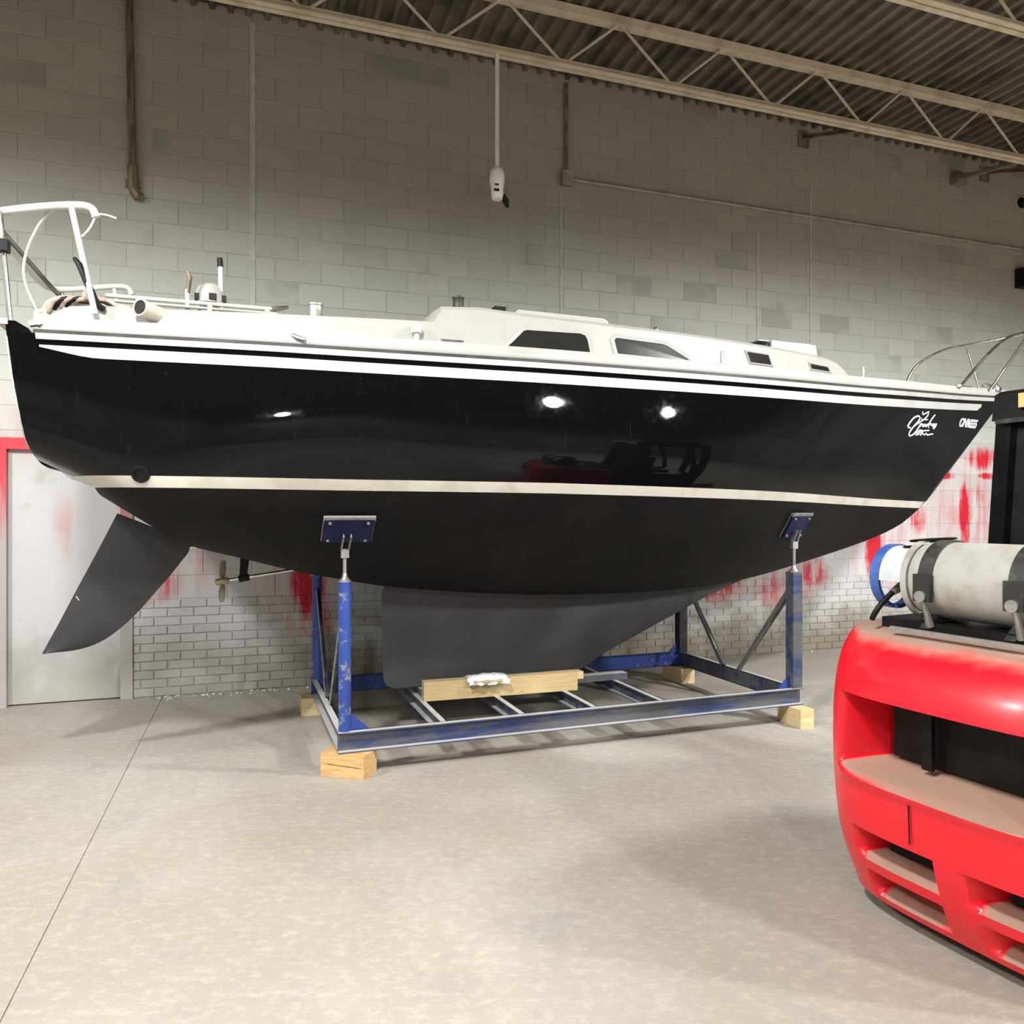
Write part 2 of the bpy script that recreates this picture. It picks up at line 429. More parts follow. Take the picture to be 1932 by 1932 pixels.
# other walls and roof, out of view
def wl(s, d):
    return (WX + s * CW + d * SW, WY + s * SW - d * CW)
DEP = 17.0
def slabwall(name, a, b, t_=.25):
    (x0, y0), (x1, y1) = a, b
    L = math.hypot(x1 - x0, y1 - y0)
    o = MB().box(0, L, 0, t_, 0, CEIL + .3).build(name, M['plainwall']); o.location = (x0, y0, 0); o.rotation_euler = (0, 0, math.atan2(y1 - y0, x1 - x0)); tag(o, kind='structure')
slabwall('wall_left', wl(S0, DEP), wl(S0, 0))
slabwall('wall_right', wl(S1, 0), wl(S1, DEP))
slabwall('wall_front', wl(S1, DEP), wl(S0, DEP))
# fluted steel roof deck, flutes square to the back wall
cm = MB(); p = .155; x = S0; prof = []
while x < S1 + .2:
    prof += [(x, CEIL + .05), (x + .085, CEIL + .05), (x + .10, CEIL), (x + .14, CEIL)]; x += p
cm.loft([[(a, .1, z) for a, z in prof], [(a, -DEP - .1, z) for a, z in prof]], closed=False)
cm.add([(S0 - .2, .2, CEIL + .12), (S1 + .2, .2, CEIL + .12), (S1 + .2, -DEP - .2, CEIL + .12), (S0 - .2, -DEP - .2, CEIL + .12)], [(0, 1, 2, 3)])
ceil = cm.build('ceiling', M['deckmetal']); ceil.location = wall.location; ceil.rotation_euler = wall.rotation_euler; tag(ceil, kind='structure')

# open-web joists, parallel to the back wall
JL = ['cream open-web steel joist nearest the block wall', 'cream open-web steel joist second from the block wall']
for k, d in enumerate((1.07, 2.75)):
    j = empty('roof_joist', (*wl(0, d), 0), WA, JL[k], 'joist', 'cream roof joists')
    zt, zb = CEIL - .03, 5.50
    for yy in (-.032, .032):
        MB().box(S0 + .05, S1 - .05, yy - .024, yy + .024, zb, zb + .012).box(S0 + .05, S1 - .05, yy * .35 - .004, yy * .35 + .004, zb + .012, zb + .07).build('bottom_chord', M['joist'], j)
    MB().box(S0 + .05, S1 - .05, -.05, .05, zt - .05, zt + .025).build('top_chord', M['joist'], j)
    x = S0 + .3; i = 0; wb = None
    while x < S1 - .8:
        a, b = ((x, 0, zb + .03), (x + .55, 0, zt - .02)) if i % 2 == 0 else ((x, 0, zt - .02), (x + .55, 0, zb + .03))
        if i < 2 or wb is None:
            o = MB().tube([(0, 0, a[2]), (.55, 0, b[2])], .013, 6).build('web', M['joist'], j)
            if i == 0: w0 = o.data
            else: wb = o.data
        else:
            o = bpy.data.objects.new('web', w0 if i % 2 == 0 else wb); COL.objects.link(o); o.parent = j
        o.location.x = x; x += .55; i += 1
BRL = ['brown bridging angle from the block wall to the joist, left of the two', 'brown bridging angle at the right edge under the roof']
for k, s_ in enumerate((7.04, 9.84)):
    o = empty('bridging_angle', (*wl(s_, 0), 0), WA, BRL[k], 'brace', 'roof bridging')
    MB().bar((0, -.03, 5.90), (0, -1.04, 5.53), .05, .008).bar((.02, -.03, 5.925), (.02, -1.04, 5.555), .008, .05).build('angle_bar', M['rusty'], o)
    MB().box(-.07, .07, -.03, .0, 5.80, 5.99).build('wall_plate', M['rusty'], o)
o = empty('roof_strut', (*wl(9.3, 0), 0), WA, 'short brown strut hanging between joist and wall top', 'strut')
MB().bar((0, -1.05, 5.58), (.05, -.10, 5.75), .06, .05).build('strut_bar', M['rusty'], o)
MB().box(-.02, .13, -.12, -.008, 5.68, 5.82).build('wall_plate', M['rusty'], o)

# conduits and boxes on the wall
o = empty('wall_conduit', (WX, WY, 0), WA, 'painted conduit dropping to a box and running right along the wall', 'conduit')
cz = 5.02; cs = 4.07
MB().tube([(cs, -.03, 6.0), (cs, -.03, cz + .06)], .020).build('riser_pipe', M['rusty'], o, smooth=True)
MB().box(cs - .055, cs + .055, -.075, -.008, cz - .075, cz + .07).build('junction_box', M['conduit'], o, bevel=.006)
MB().tube([(cs + .055, -.028, cz), (S1 - .1, -.028, cz - .02)], .018).build('run_pipe', M['conduit'], o, smooth=True)
o = empty('wall_pipe', (WX, WY, 0), WA, 'brown pipe ending in a fitting high on the left wall', 'pipe')
MB().tube([(.02, -.05, 6.0), (.05, -.05, 4.52)], .030).build('pipe_run', M['rustpipe'], o, smooth=True)
MB().tube([(.05, -.05, 4.56), (.055, -.05, 4.36), (.09, -.05, 4.30), (.13, -.04, 4.30)], [.042, .042, .045, .03]).build('elbow', M['rustpipe'], o, smooth=True)
MB().box(-.01, .11, -.04, -.006, 4.38, 4.44).build('clamp', M['rusty'], o)
o = empty('wall_box', (*wl(10.48, 0), 4.62), WA, 'small black box on the block wall at the right edge', 'box')
MB().box(-.10, .14, -.12, -.008, -.12, .12).build('housing', M['black'], o, bevel=.01)
MB().box(-.08, .12, -.14, -.12, -.10, -.02).build('hood', M['black'], o)
o = empty('black_fitting', (*wl(10.5, 0), 5.62), WA, 'small round black fitting above the black wall box', 'fitting')
MB().lathe([(.05, 0), (.055, .03), (.045, .07), (.02, .09)], (0, -.008, 0), (0, -1, 0), 12).build('cap', M['black'], o, smooth=True)
MB().lathe([(.07, 0), (.07, .01)], (0, -.006, 0), (0, -1, 0), 12).build('base_ring', M['black'], o)

# white drop pole with outlet, hung from the near joist
pd = 1.0
hx, hy = -.1265, 6.552
o = empty('drop_outlet', (hx, hy, 0), WA, 'white pole hanging from the roof with a white outlet head', 'outlet')
MB().tube([(0, 0, 5.50), (0, 0, 4.50)], .018, 10).build('pole', M['whitepipe'], o, smooth=True)
hd = MB().lathe([(.020, 4.540), (.050, 4.520), (.064, 4.480), (.064, 4.410), (.055, 4.370), (.052, 4.300), (.045, 4.265), (.02, 4.255)], (0, 0, 0), (0, 0, 1), 16).build('outlet_head', M['whitepipe'], o, smooth=True)
MB().box(-.046, -.002, -.066, -.050, 4.315, 4.329).build('slot', M['black'], hd).rotation_euler = (0, 0, 0)
MB().box(-.040, -.006, -.068, -.056, 4.362, 4.370).build('slot', M['black'], hd)
MB().tube([(.050, 0, 4.310), (.085, .02, 4.265), (.105, .03, 4.220)], [.022, .028, .014], 10).build('plug', M['black'], o, smooth=True)

# crumbs of plaster along the wall foot
dm = MB()
for k in range(150):
    s_ = rnd.uniform(.1, 2.6) if k < 100 else rnd.uniform(5.0, 9.5); d = abs(rnd.gauss(.0, .05)) + .04; r = rnd.uniform(.004, .013)
    x, y = wl(s_, d)
    dm.hexa([(x + r * a * rnd.uniform(.6, 1.3), y + r * b * rnd.uniform(.6, 1.3), r * (c_ + 1) * .5) for a, b, c_ in ((-1, -1, -1), (1, -1, -1), (1, 1, -1), (-1, 1, -1), (-1, -1, 1), (1, -1, 1), (1, 1, 1), (-1, 1, 1))])
tag(dm.build('plaster_debris', M['debris']), 'crumbled plaster debris along the foot of the brick wall', 'debris', kind='stuff')

# ------------------------------------------------------------------ high-bay lamps (behind and above the camera; the last three added as fill)
M['reflector'] = worn('lamp_aluminium', (.7, .7, .7), (.6, .6, .6), .35, .7, bump=0)
LL = ['high above the floor between camera and cradle', 'beyond the forklift, right of the camera', 'far right beyond the bow', 'added as fill light, far left beyond the stern', 'added as fill light, behind the camera', 'added as fill light, high above the floor in front of the bow']
for (x, y, watt), ll in zip(LAMPS, LL):
    o = empty('high_bay_lamp', (x, y, LAMP_Z), 0, 'round high-bay ceiling lamp ' + ll, 'lamp', 'high-bay lamps out of view')
    MB().lathe([(.24, 0), (.245, .0), (.20, .16), (.11, .26), (.10, .26), (.19, .155), (.235, .01)], n=24, cap=False).build('reflector', M['reflector'], o, smooth=True)
    MB().lathe([(.205, .04), (.205, .045)], n=24).build('diffuser', M['gelcoat'], o)
    MB().lathe([(.10, .255), (.10, .42), (.05, .45)], n=16).build('ballast', M['strap'], o, smooth=True)
    MB().tube([(0, 0, .45), (0, 0, CEIL - LAMP_Z - .005)], .01, 6).build('hanger', M['strap'], o)
    ld = bpy.data.lights.new('lamp_light', 'SPOT'); ld.spot_size = R(176); ld.spot_blend = .40; ld.shadow_soft_size = .25; ld.energy = watt * 2.3; ld.color = (1.0, .985, .95)
    lo_ = bpy.data.objects.new('lamp_light', ld); COL.objects.link(lo_); lo_.parent = o; lo_.location = (0, 0, -.25)

# ------------------------------------------------------------------ SAILBOAT
# local x = towards the bow (u), local y = away from camera (v = -y), z = height above floor
TH = R(20)
boat = empty('sailboat', (.295, 6.0, 0), TH, 'large black-hulled sailboat with white deck propped on a blue cradle', 'sailboat')
f_bs = spline([-3.50, -3.0, -2, -1, -.3, .5, 1.5, 2.5, 3.3, 4.0, 4.5, 4.80, 4.90], [.84, .95, 1.13, 1.245, 1.275, 1.25, 1.10, .84, .57, .305, .125, .035, .008])
f_wr = spline([-3.5, -3.32, -2.83, -2.16, -1.59, -.825, .45, 1.89, 3.24, 4.68, 4.9], [2.553, 2.545, 2.532, 2.518, 2.506, 2.497, 2.498, 2.535, 2.615, 2.722, 2.738])
f_wk = spline([-3.5, -3.36, -3.24, -3.03, -2.59, -2.36, -1.9, -1.6, -1.3, -.5, .4, 1.2, 1.79, 2.53, 3.19, 3.55, 3.74, 3.894, 4.30, 4.816, 4.88],
              [1.88, 1.80, 1.735, 1.61, 1.385, 1.315, 1.185, 1.122, 1.065, .985, .95, .965, 1.025, 1.179, 1.345, 1.475, 1.59, 1.706, 2.11, 2.634, 2.70])
f_b1 = lambda u: 1.713 - .018 * (u + .5) if u > -.5 else 1.713 - .008 * (u + .5)     # boot stripe bottom
f_b2 = lambda u: f_b1(u) + .062
f_t1 = lambda u: f_wr(u) - .125 + .0 * u                                             # broad white stripe bottom
f_t2 = lambda u: f_wr(u) - .066
f_t3 = lambda u: f_wr(u) - .036                                                      # thin white moulding bottom
f_t4 = lambda u: f_wr(u) - .004
def hull_v(u, w):
    wk, wr = f_wk(u), f_wr(u); q = min(1.02, max(0, (w - wk) / max(.02, wr - wk)))
    st = ss(-1.6, -3.3, u); bo = ss(.8, 4.1, u)
    n = lerp(3.0, 7.0, st); m = lerp(.60, .20, st)
    gm = (1 - (1 - min(q, 1)) ** n) ** m
    gb = .82 * q ** .80 + .18 * q ** 2
    g = lerp(gm, gb, bo)
    # tumblehome: the upper topsides lean in on an even slope
    qq = min(q, 1.0); tq = min(1, max(0, (qq - .5) / .25))
    iq = 1 - qq if qq >= .75 else .25 + .25 * (.5 - (tq ** 3 - tq ** 4 / 2))
    g *= 1 + lerp(.165, .0, bo) * iq * ss(.10 * (1 - st), lerp(.55, .2, st), qq)
    return max(0.0, f_bs(u)) * g
def rake(u, w):
    return u + .16 * (2.6 - w) * ss(-2.5, -3.45, u)
def hp(u, w, side, off=0.0):
    return (rake(u, w), -side * (hull_v(u, w) + off), w)
us = []
u = -3.45
while u < 4.86: us.append(u); u += .10 if u < -2.5 or u > 3.2 else .14
us.append(4.86)
def band(name, mat, lo, hi, rows, pw=1.0, off=0.0, ua=None, ub=None, smooth=True):
    mb = MB()
    uu = [x for x in us if (ua is None or x >= ua) and (ub is None or x <= ub)]
    if ua is not None and uu[0] > ua + 1e-3: uu.insert(0, ua)
    if ub is not None and uu[-1] < ub - 1e-3: uu.append(ub)
    for side in (1, -1):
        rings = []
        for x in uu:
            wk = f_wk(x); a, b = max(wk, lo(x)), max(wk, hi(x))
            a = min(a, f_wr(x)); b = min(b, f_wr(x))
            rings.append([hp(x, lerp(a, b, (i / rows) ** pw), side, off) for i in range(rows + 1)])
        mb.loft(rings, closed=False)
    return mb.build(name, mat, boat, smooth=smooth, angle=60)
band('hull_bottom', M['antifoul'], f_wk, f_b1, 18, 2.4)
band('boot_stripe', M['boot'], f_b1, f_b2, 2)
band('hull_topsides', M['topsides'], f_b2, f_t1, 16)
ts = band('sheer_band', M['topsides'], f_t1, f_t4, 4)
# broad white sheer stripe, tapered at the stern end, 2 mm proud
mb = MB()
uu = [x for x in us if -3.28 < x < 4.45]
for side in (1, -1):
    rings = []
    for x in [-3.30, -3.27, -3.24, -3.2, -3.16, -3.1, -3.04, -2.98] + [q for q in uu if q > -2.95] + [4.40, 4.44, 4.47]:
        lo_ = lerp(f_t2(x), f_t1(x), ss(-3.42, -3.0, x) if x < 0 else 1 - .5 * ss(4.40, 4.47, x))
        rings.append([hp(x, lo_, side, .0), hp(x, lo_, side, .003), hp(x, (lo_ + f_t2(x)) / 2, side, .003), hp(x, f_t2(x), side, .003), hp(x, f_t2(x), side, .0)])
    mb.loft(rings, closed=False)
mb.build('sheer_stripe', M['stripe'], boat, smooth=True)
mb = MB()
for side in (1, -1):
    rings = []
    for x in [-3.31] + [x for x in us if -3.3 < x < 4.75] + [4.76]:
        rings.append([hp(x, f_t3(x), side, -.004), hp(x, f_t3(x), side, .012), hp(x, f_t4(x), side, .014), hp(x, f_t4(x), side, -.004)])
    mb.loft(rings)
mb.build('hull_moulding', M['stripe'], boat, smooth=True)
mb = MB()
for side in (1, -1):
    rings = []
    for x in [-3.32] + [x for x in us if -3.3 < x < 4.8] + [4.82]:
        wr = f_wr(x)
        v = hull_v(x, wr)
        rings.append([(rake(x, wr), -side * max(0, v + o), wr + h) for o, h in ((-.01, -.004), (.010, -.004), (.010, .016), (-.01, .016))])
    mb.loft(rings)
mb.build('rub_rail', M['rail'], boat, smooth=True)
# transom
mb = MB()
x = us[0]; wk = f_wk(x); wr = f_wr(x)
ring = [hp(x, lerp(wk, wr, (i / 14) ** 2), 1) for i in range(15)]
mb.add(ring + [(p[0], -p[1], p[2]) for p in ring], [(i, i + 1, 15 + i + 1, 15 + i) for i in range(14)])
mb.build('transom', M['topsides'], boat, smooth=True)
# black ear at the transom corner
for side in (1, -1):
    mb = MB()
    v = hull_v(-3.45, f_wr(-3.45))
    P0 = [(-3.440, v - .004, f_wr(-3.45) - .03), (-3.30, v + .030, f_wr(-3.3) - .03), (-3.335, v + .026, f_wr(-3.3) + .02), (-3.40, v + .002, 2.605), (-3.450, v - .010, 2.608)]
    mb.loft([[(a, -side * b, c_) for a, b, c_ in P0], [(a, -side * (b - .05), c_) for a, b, c_ in P0]])
    mb.build('transom_corner', M['topsides'], boat)
mb = MB()
v = hull_v(-3.45, 2.55)
mb.bar((-3.46, -v, 2.60), (-3.46, v, 2.60), .05, .03)
mb.build('transom_cap', M['gelcoat'], boat)
# thin light trim down the aft corner
for side in (1, -1):
    MB().tube([hp(-3.452, lerp(1.95, 2.60, i / 8) if i < 8 else 2.55, side, .0) for i in range(8)], .005, 6).build('corner_trim', M['gelcoat'], boat, smooth=True)

# gunwale (white bulwark), deck
GH = .092
f_wg = lambda u: f_wr(u) + GH
mb = MB()
for side in (1, -1):
    rings = []
    for i, x in enumerate([-3.30] + [x for x in us if -3.28 < x < 4.8] + [4.82]):
        wr = f_wr(x); v = f_bs(x); xx = rake(x, wr)
        dx = .06 if i == 0 else 0
        rings.append([(xx, -side * max(.0, v - .01), wr + .014), (xx + dx * .2, -side * max(0, v - .002), wr + .03), (xx + dx, -side * max(0, v - .022), wr + GH - .012), (xx + dx, -side * max(0, v - .032), wr + GH), (xx + dx, -side * max(-.0, v - .085), wr + GH - .004), (xx + dx, -side * max(0, v - .10), wr + GH - .04)])
    mb.loft(rings)
mb.build('gunwale', M['gelcoat'], boat, smooth=True, angle=50)
mb = MB(); rings = []
for x in [-3.33] + [x for x in us if -3.3 < x < 4.8] + [4.82]:
    v = max(.0, f_bs(x) - .03); w = f_wr(x) + GH - .03
    rings.append([(x, -v * a, w + .03 * (1 - a * a)) for a in (1, .6, .2, -.2, -.6, -1)])
mb.loft(rings, closed=False)
mb.build('deck', M['deck'], boat, smooth=True)
# bow cap
MB().lathe([(.05, 0), (.055, .02), (.05, .045), (.02, .05)], (4.80, 0, f_wr(4.8) + GH - .03), (0, 0, 1), 12).build('bow_fitting', M['steel'], boat, smooth=True)
MB().box(4.74, 4.90, -.03, .03, f_wr(4.8) + .01, f_wr(4.8) + .08).build('stemhead', M['gelcoat'], boat, bevel=.01)

# cockpit coamings
for side in (1, -1):
    mb = MB(); rings = []
    for x in (-3.30, -3.16, -3.0, -2.6, -2.2, -1.8, -1.4, -1.05):
        vo = f_bs(x) - .13 - .05 * ss(-3, -1.5, x) if x > -3 else f_bs(x) - .10
        wb = f_wr(x) + GH - .04
        wt = lerp(2.645, 2.728, ss(-3.32, -3.12, x)) + .02 * ss(-3.1, -1.2, x)
        vi = vo - .24
        rings.append([(x, -side * vo, wb), (x, -side * (vo - .012), wt - .02), (x, -side * (vo - .03), wt), (x, -side * vi, wt), (x, -side * vi, wb)])
    mb.loft(rings)
    mb.build('cockpit_coaming', M['deck'], boat, smooth=True, angle=30)
# transom deck box closing the cockpit aft
MB().box(-3.28, -3.10, -.60, .60, 2.58, 2.66).build('aft_deck', M['deck'], boat, bevel=.015)

# cabin trunk
f_cv = spline([-1.15, -.5, .2, .9, 1.6, 2.2, 2.47, 2.66], [.80, .81, .79, .73, .63, .50, .43, .37])      # half width at foot
f_ct = spline([-1.15, -1.06, -.5, .2, .9, 1.6, 2.2, 2.36, 2.47, 2.56, 2.66], [2.80, 2.930, 2.932, 2.922, 2.916, 2.909, 2.900, 2.893, 2.878, 2.835, 2.76])
def cab_v(u, w):
    k = (w - 2.55) / .36
    return f_cv(u) - .055 * k
mb = MB(); rings = []
for x in (-1.15, -1.06, -.8, -.5, -.2, .2, .55, .9, 1.25, 1.6, 1.9, 2.2, 2.36, 2.47, 2.56, 2.66):
    wb = f_wr(x) + GH - .05; wt = f_ct(x); vb = cab_v(x, wb); vt = cab_v(x, wt)
    half = [(x, vb, wb), (x, cab_v(x, wt - .03), wt - .03), (x, vt - .03, wt - .002), (x, vt * .6, wt + .022), (x, 0, wt + .032)]
    rings.append([(a, -b, c_) for a, b, c_ in half] + [(a, b, c_) for a, b, c_ in half[-2::-1]])
mb.loft(rings)
cabin = mb.build('cabin_trunk', M['deck'], boat, smooth=True, angle=28)
def on_cabin(name, poly, mat, out, parent, side, th=.02):
    P = [Vector((u, -side * (cab_v(u, w) + out), w)) for u, w in poly]
    Q = [Vector((u, -side * (cab_v(u, w) + out - th), w)) for u, w in poly]
    return MB().loft([Q, P]).build(name, mat, parent)
def grow(poly, d):
    cx = sum(p[0] for p in poly) / len(poly); cy = sum(p[1] for p in poly) / len(poly); n = len(poly); res = []
    for i in range(n):
        p = Vector(poly[i]); a = (p - Vector(poly[i - 1])).normalized(); b = (Vector(poly[(i + 1) % n]) - p).normalized()
        na = Vector((a.y, -a.x)); nb = Vector((b.y, -b.x))
        if na.dot(p - Vector((cx, cy))) < 0: na = -na
        if nb.dot(p - Vector((cx, cy))) < 0: nb = -nb
        m_ = (na + nb); m_ /= max(.5, m_.dot(na))
        q = p + m_ * d; res.append((q.x, q.y))
    return res
W1 = [(-.64, 2.68), (-.60, 2.715), (-.515, 2.800), (-.49, 2.808), (-.10, 2.818), (-.062, 2.808), (-.045, 2.78), (-.03, 2.68)]
W2 = [(.185, 2.70), (.165, 2.795), (.185, 2.813), (.57, 2.803), (.61, 2.793), (.78, 2.715), (.80, 2.70)]
W3 = [(1.395, 2.745), (1.365, 2.825), (1.595, 2.821), (1.62, 2.745)]
W4 = [(2.10, 2.765), (2.085, 2.806), (2.315, 2.802), (2.34, 2.765)]
for poly, nm in ((W1, 'cabin_window'), (W2, 'cabin_window'), (W3, 'port_light'), (W4, 'port_light')):
    for side in (1, -1):
        fr = MB()
        O = grow(poly, .030 if nm == 'cabin_window' else .014); O2 = grow(poly, .016 if nm == 'cabin_window' else .007)
        rings = []
        for pl, o_ in ((O, -.01), (O, .004), (O2, .012), (poly, .008), (poly, -.01)):
            rings.append([(u, -side * (cab_v(u, w) + o_), w) for u, w in pl])
        fr.loft(rings, cap=False)
        fo = fr.build(nm, M['gelcoat'], boat)
        on_cabin('pane', poly, M['pane'], .004, fo, side)
# companionway step face and sliding hatch, fore hatch
MB().prism([(-.42, -.34, 2.945), (-.42, -.34, 3.03), (-.39, -.34, 3.062), (.30, -.34, 3.055), (.335, -.34, 3.035), (.335, -.34, 2.945)], (0, .68, 0)).build('sliding_hatch', M['gelcoat'], boat, bevel=.008)
hb = MB().prism([(1.90, -.25, 2.92), (1.90, -.25, 3.035), (2.36, -.25, 3.025), (2.38, -.25, 2.92)], (0, .50, 0)).build('fore_hatch', M['gelcoat'], boat, bevel=.010)
MB().prism([(1.76, -.23, 2.93), (1.76, -.23, 2.955), (1.895, -.23, 3.02), (1.895, -.23, 2.93)], (0, .46, 0)).build('hatch_opening', M['black'], hb)
MB().box(1.80, 2.34, -.21, .21, 3.032, 3.042).build('hatch_lid', M['gelcoat'], hb)

# winches and deck fittings
def winch(x, v, z, r, h, mat, nm='winch'):
    o = MB().lathe([(r * 1.15, 0), (r * 1.15, .012), (r * .95, .022), (r * .90, h * .55), (r * .95, h * .88), (r * 1.05, h * .92), (r * 1.05, h), (r * .4, h + .004)], (x, -v, z), (0, 0, 1), 18).build(nm, mat, boat, smooth=True)
    MB().lathe([(r * .3, 0), (r * .3, .012)], (x, -v, z + h), (0, 0, 1), 8).build('drive_socket', M['black'], o)
winch(-1.86, .80, 2.742, .045, .105, M['galv'])
winch(-.885, .50, 2.945, .040, .115, M['rail'])
winch(-1.86, -.80, 2.742, .045, .105, M['galv'])
winch(-.885, -.50, 2.945, .040, .115, M['rail'])
o = MB().box(-.64, -.54, -.53, -.44, 2.94, 2.975).build('line_clutch', M['galv'], boat, bevel=.006)
MB().box(-.63, -.55, -.525, -.445, 2.985, 3.020).build('clutch_lever', M['black'], o, bevel=.008)
MB().box(-.62, -.57, -.515, -.455, 2.975, 2.985).build('clutch_post', M['steel'], o)
MB().box(.60, .72, -.42, -.38, 2.945, 2.975).build('deck_block', M['black'], boat, bevel=.006)
MB().lathe([(.02, 0), (.02, .03), (.012, .045)], (.62, -.55, 2.925), (0, 0, 1), 10).build('deck_eye', M['steel'], boat, smooth=True)
# white upright fairlead by the cabin corner
mb = MB().tube([(-1.30, -1.05, 2.58), (-1.30, -1.05, 2.66)], .016).lathe([(.01, 0), (.03, .015), (.034, .04), (.02, .065), (.006, .07)], (-1.30, -1.05, 2.65), (0, 0, 1), 14)
mb.build('fairlead_post', M['vinyl'], boat, smooth=True)
def cleat(x, v, z, nm='deck_cleat', m_=None):
    MB().tube([(x - .07, -v, z + .035), (x - .03, -v, z + .03), (x + .03, -v, z + .03), (x + .07, -v, z + .035)], [.006, .010, .010, .006]).tube([(x - .02, -v, z), (x - .02, -v, z + .03)], .008).tube([(x + .02, -v, z), (x + .02, -v, z + .03)], .008).build(nm, m_ or M['steel'], boat, smooth=True)
cleat(-1.10, 1.12, 2.585); cleat(4.35, .05, f_wg(4.35) - .01)
def stanch_base(x, dz=.05):
    v = f_bs(x) - .06; z = f_wg(x) - .008
    MB().lathe([(.028, 0), (.028, .006), (.012, .012), (.012, dz), (.008, dz + .004)], (x, -v, z), (0, 0, 1), 12).build('stanchion_base', M['steel'], boat, smooth=True)
for x in (.77, 2.3): stanch_base(x, .09)
for side in (1, -1):
    MB().box(.70, .95, -side * (f_bs(.8) - .24) - .01, -side * (f_bs(.8) - .24) + .01, 2.575, 2.60).build('chain_plate', M['steel'], boat)
# drain scupper on the gunwale face
MB().tube([(-2.02, -f_bs(-2) + .03, 2.585), (-1.99, -f_bs(-2) - .005, 2.565), (-1.95, -f_bs(-1.95) - .008, 2.555)], [.012, .014, .011]).build('scupper', M['galv'], boat, smooth=True)
# stern mooring cleat, white
mb = MB().tube([(-3.34, -.82, 2.60), (-3.28, -.84, 2.615), (-3.22, -.86, 2.605)], [.018, .026, .018]).tube([(-3.30, -.84, 2.59), (-3.305, -.835, 2.66), (-3.28, -.84, 2.675)], [.02, .016, .012])
mb.build('stern_fairlead', M['vinyl'], boat, smooth=True)

# stern rail (pushpit)
def arc(pts, n=6):
    """smooth a polyline by Chaikin"""
    pts = [Vector(p) for p in pts]
    for _ in range(2):
        q = [pts[0]]
        for a, b in zip(pts, pts[1:]): q += [a * .75 + b * .25, a * .25 + b * .75]
        pts = q + [pts[-1]]
    return pts
ps = empty('stern_rail'); ps.parent = boat
MB().tube(arc([(-3.03, -.80, 3.215), (-3.05, -.80, 3.272), (-3.16, -.80, 3.266), (-3.40, -.79, 3.215), (-3.56, -.74, 3.185), (-3.58, -.4, 3.18), (-3.58, .4, 3.18), (-3.56, .74, 3.185), (-3.40, .79, 3.215), (-3.16, .80, 3.266), (-3.05, .80, 3.272), (-3.03, .80, 3.215)]), .021, 10).build('top_rail', M['vinyl'], ps, smooth=True)
for side in (1, -1):
    MB().tube([(-3.15, -side * .80, 3.255), (-3.02, -side * .90, 2.66)], .0155, 10).build('leg', M['vinyl'], ps, smooth=True)
    MB().tube([(-3.485, -side * .79, 3.19), (-3.435, -side * .80, 2.61)], .013, 10).build('leg', M['steel'], ps, smooth=True)
MB().box(-3.50, -3.44, -.84, -.77, 2.975, 3.035).build('clamp_block', M['black'], ps, bevel=.01)
MB().tube([(-3.13, -.83, 2.97), (-3.10, -.86, 2.93), (-3.05, -.87, 2.80), (-3.02, -.86, 2.72), (-2.98, -.86, 2.70)], [.010, .018, .018, .022, .014], 8).build('black_strap', M['black'], ps, smooth=True)
MB().tube([(-3.56, -.50, 3.19), (-3.60, -.30, 3.25), (-3.347, -.30, 2.944), (-3.26, -.30, 2.85)], .013, 8).build('stay_wire', M['rail'], ps, smooth=True)
MB().tube(arc([(-3.24, -.78, 3.24), (-3.33, -.72, 3.16), (-3.42, -.62, 2.98), (-3.42, -.55, 2.86), (-3.36, -.5, 2.72)]), .0075, 8).build('white_cable', M['vinyl'], ps, smooth=True)
MB().tube(arc([(-3.03, -.80, 3.23), (-3.06, -.80, 3.15), (-3.10, -.80, 3.10)]), .006, 8).build('rope_tail', M['vinyl'], ps, smooth=True)
MB().tube(arc([(-3.02, -.80, 3.235), (-2.98, -.80, 3.235), (-2.93, -.80, 3.222)]), .006, 8).build('rope_tail', M['vinyl'], ps, smooth=True)
# clutter of rope and a leather-coloured bumper over the far transom
o = empty('rope_bundle', (0, 0, 0), 0); o.parent = boat
MB().tube(arc([(-3.30, -.55, 2.66), (-3.34, -.50, 2.74), (-3.30, -.45, 2.82), (-3.20, -.45, 2.835), (-2.90, -.45, 2.80)]), [.03] * 17, 10).build('rope_roll', M['rope'], o, smooth=True)
for k in range(5):
    MB().tube(arc([(-3.31 + .03 * k, -.55, 2.74 + .012 * k), (-3.26 + .03 * k, -.60, 2.815), (-3.17 + .04 * k, -.52, 2.80 + .01 * k), (-3.05 + .03 * k, -.56, 2.77)]), .013, 8).build('rope_strand', M['black'] if k in (1, 3) else M['rope'], o, smooth=True)
MB().tube(arc([(-3.14, -.5, 2.83), (-3.12, -.5, 2.90), (-3.09, -.5, 2.88), (-3.07, -.5, 2.82)]), .016, 8).build('rope_loop', M['rope'], o, smooth=True)
# spar lying along the far coaming
o = empty('deck_spar'); o.parent = boat
MB().tube([(-3.04, -.40, 2.893), (-2.05, -.40, 2.895)], .013, 10).build('spar_tube', M['vinyl'], o, smooth=True)
MB().tube([(-3.04, -.42, 2.858), (-2.06, -.42, 2.862)], .010, 10).build('spar_tube', M['gelcoat'], o, smooth=True)
for x in (-2.86, -2.46, -2.12): MB().box(x - .015, x + .015, -.43, -.38, 2.60, 2.895).build('spar_chock', M['gelcoat'], o)
MB().tube([(-2.09, -.40, 2.893), (-2.03, -.41, 2.905), (-1.99, -.41, 2.915)], [.020, .016, .010]).build('spar_fitting', M['steel'], o, smooth=True)
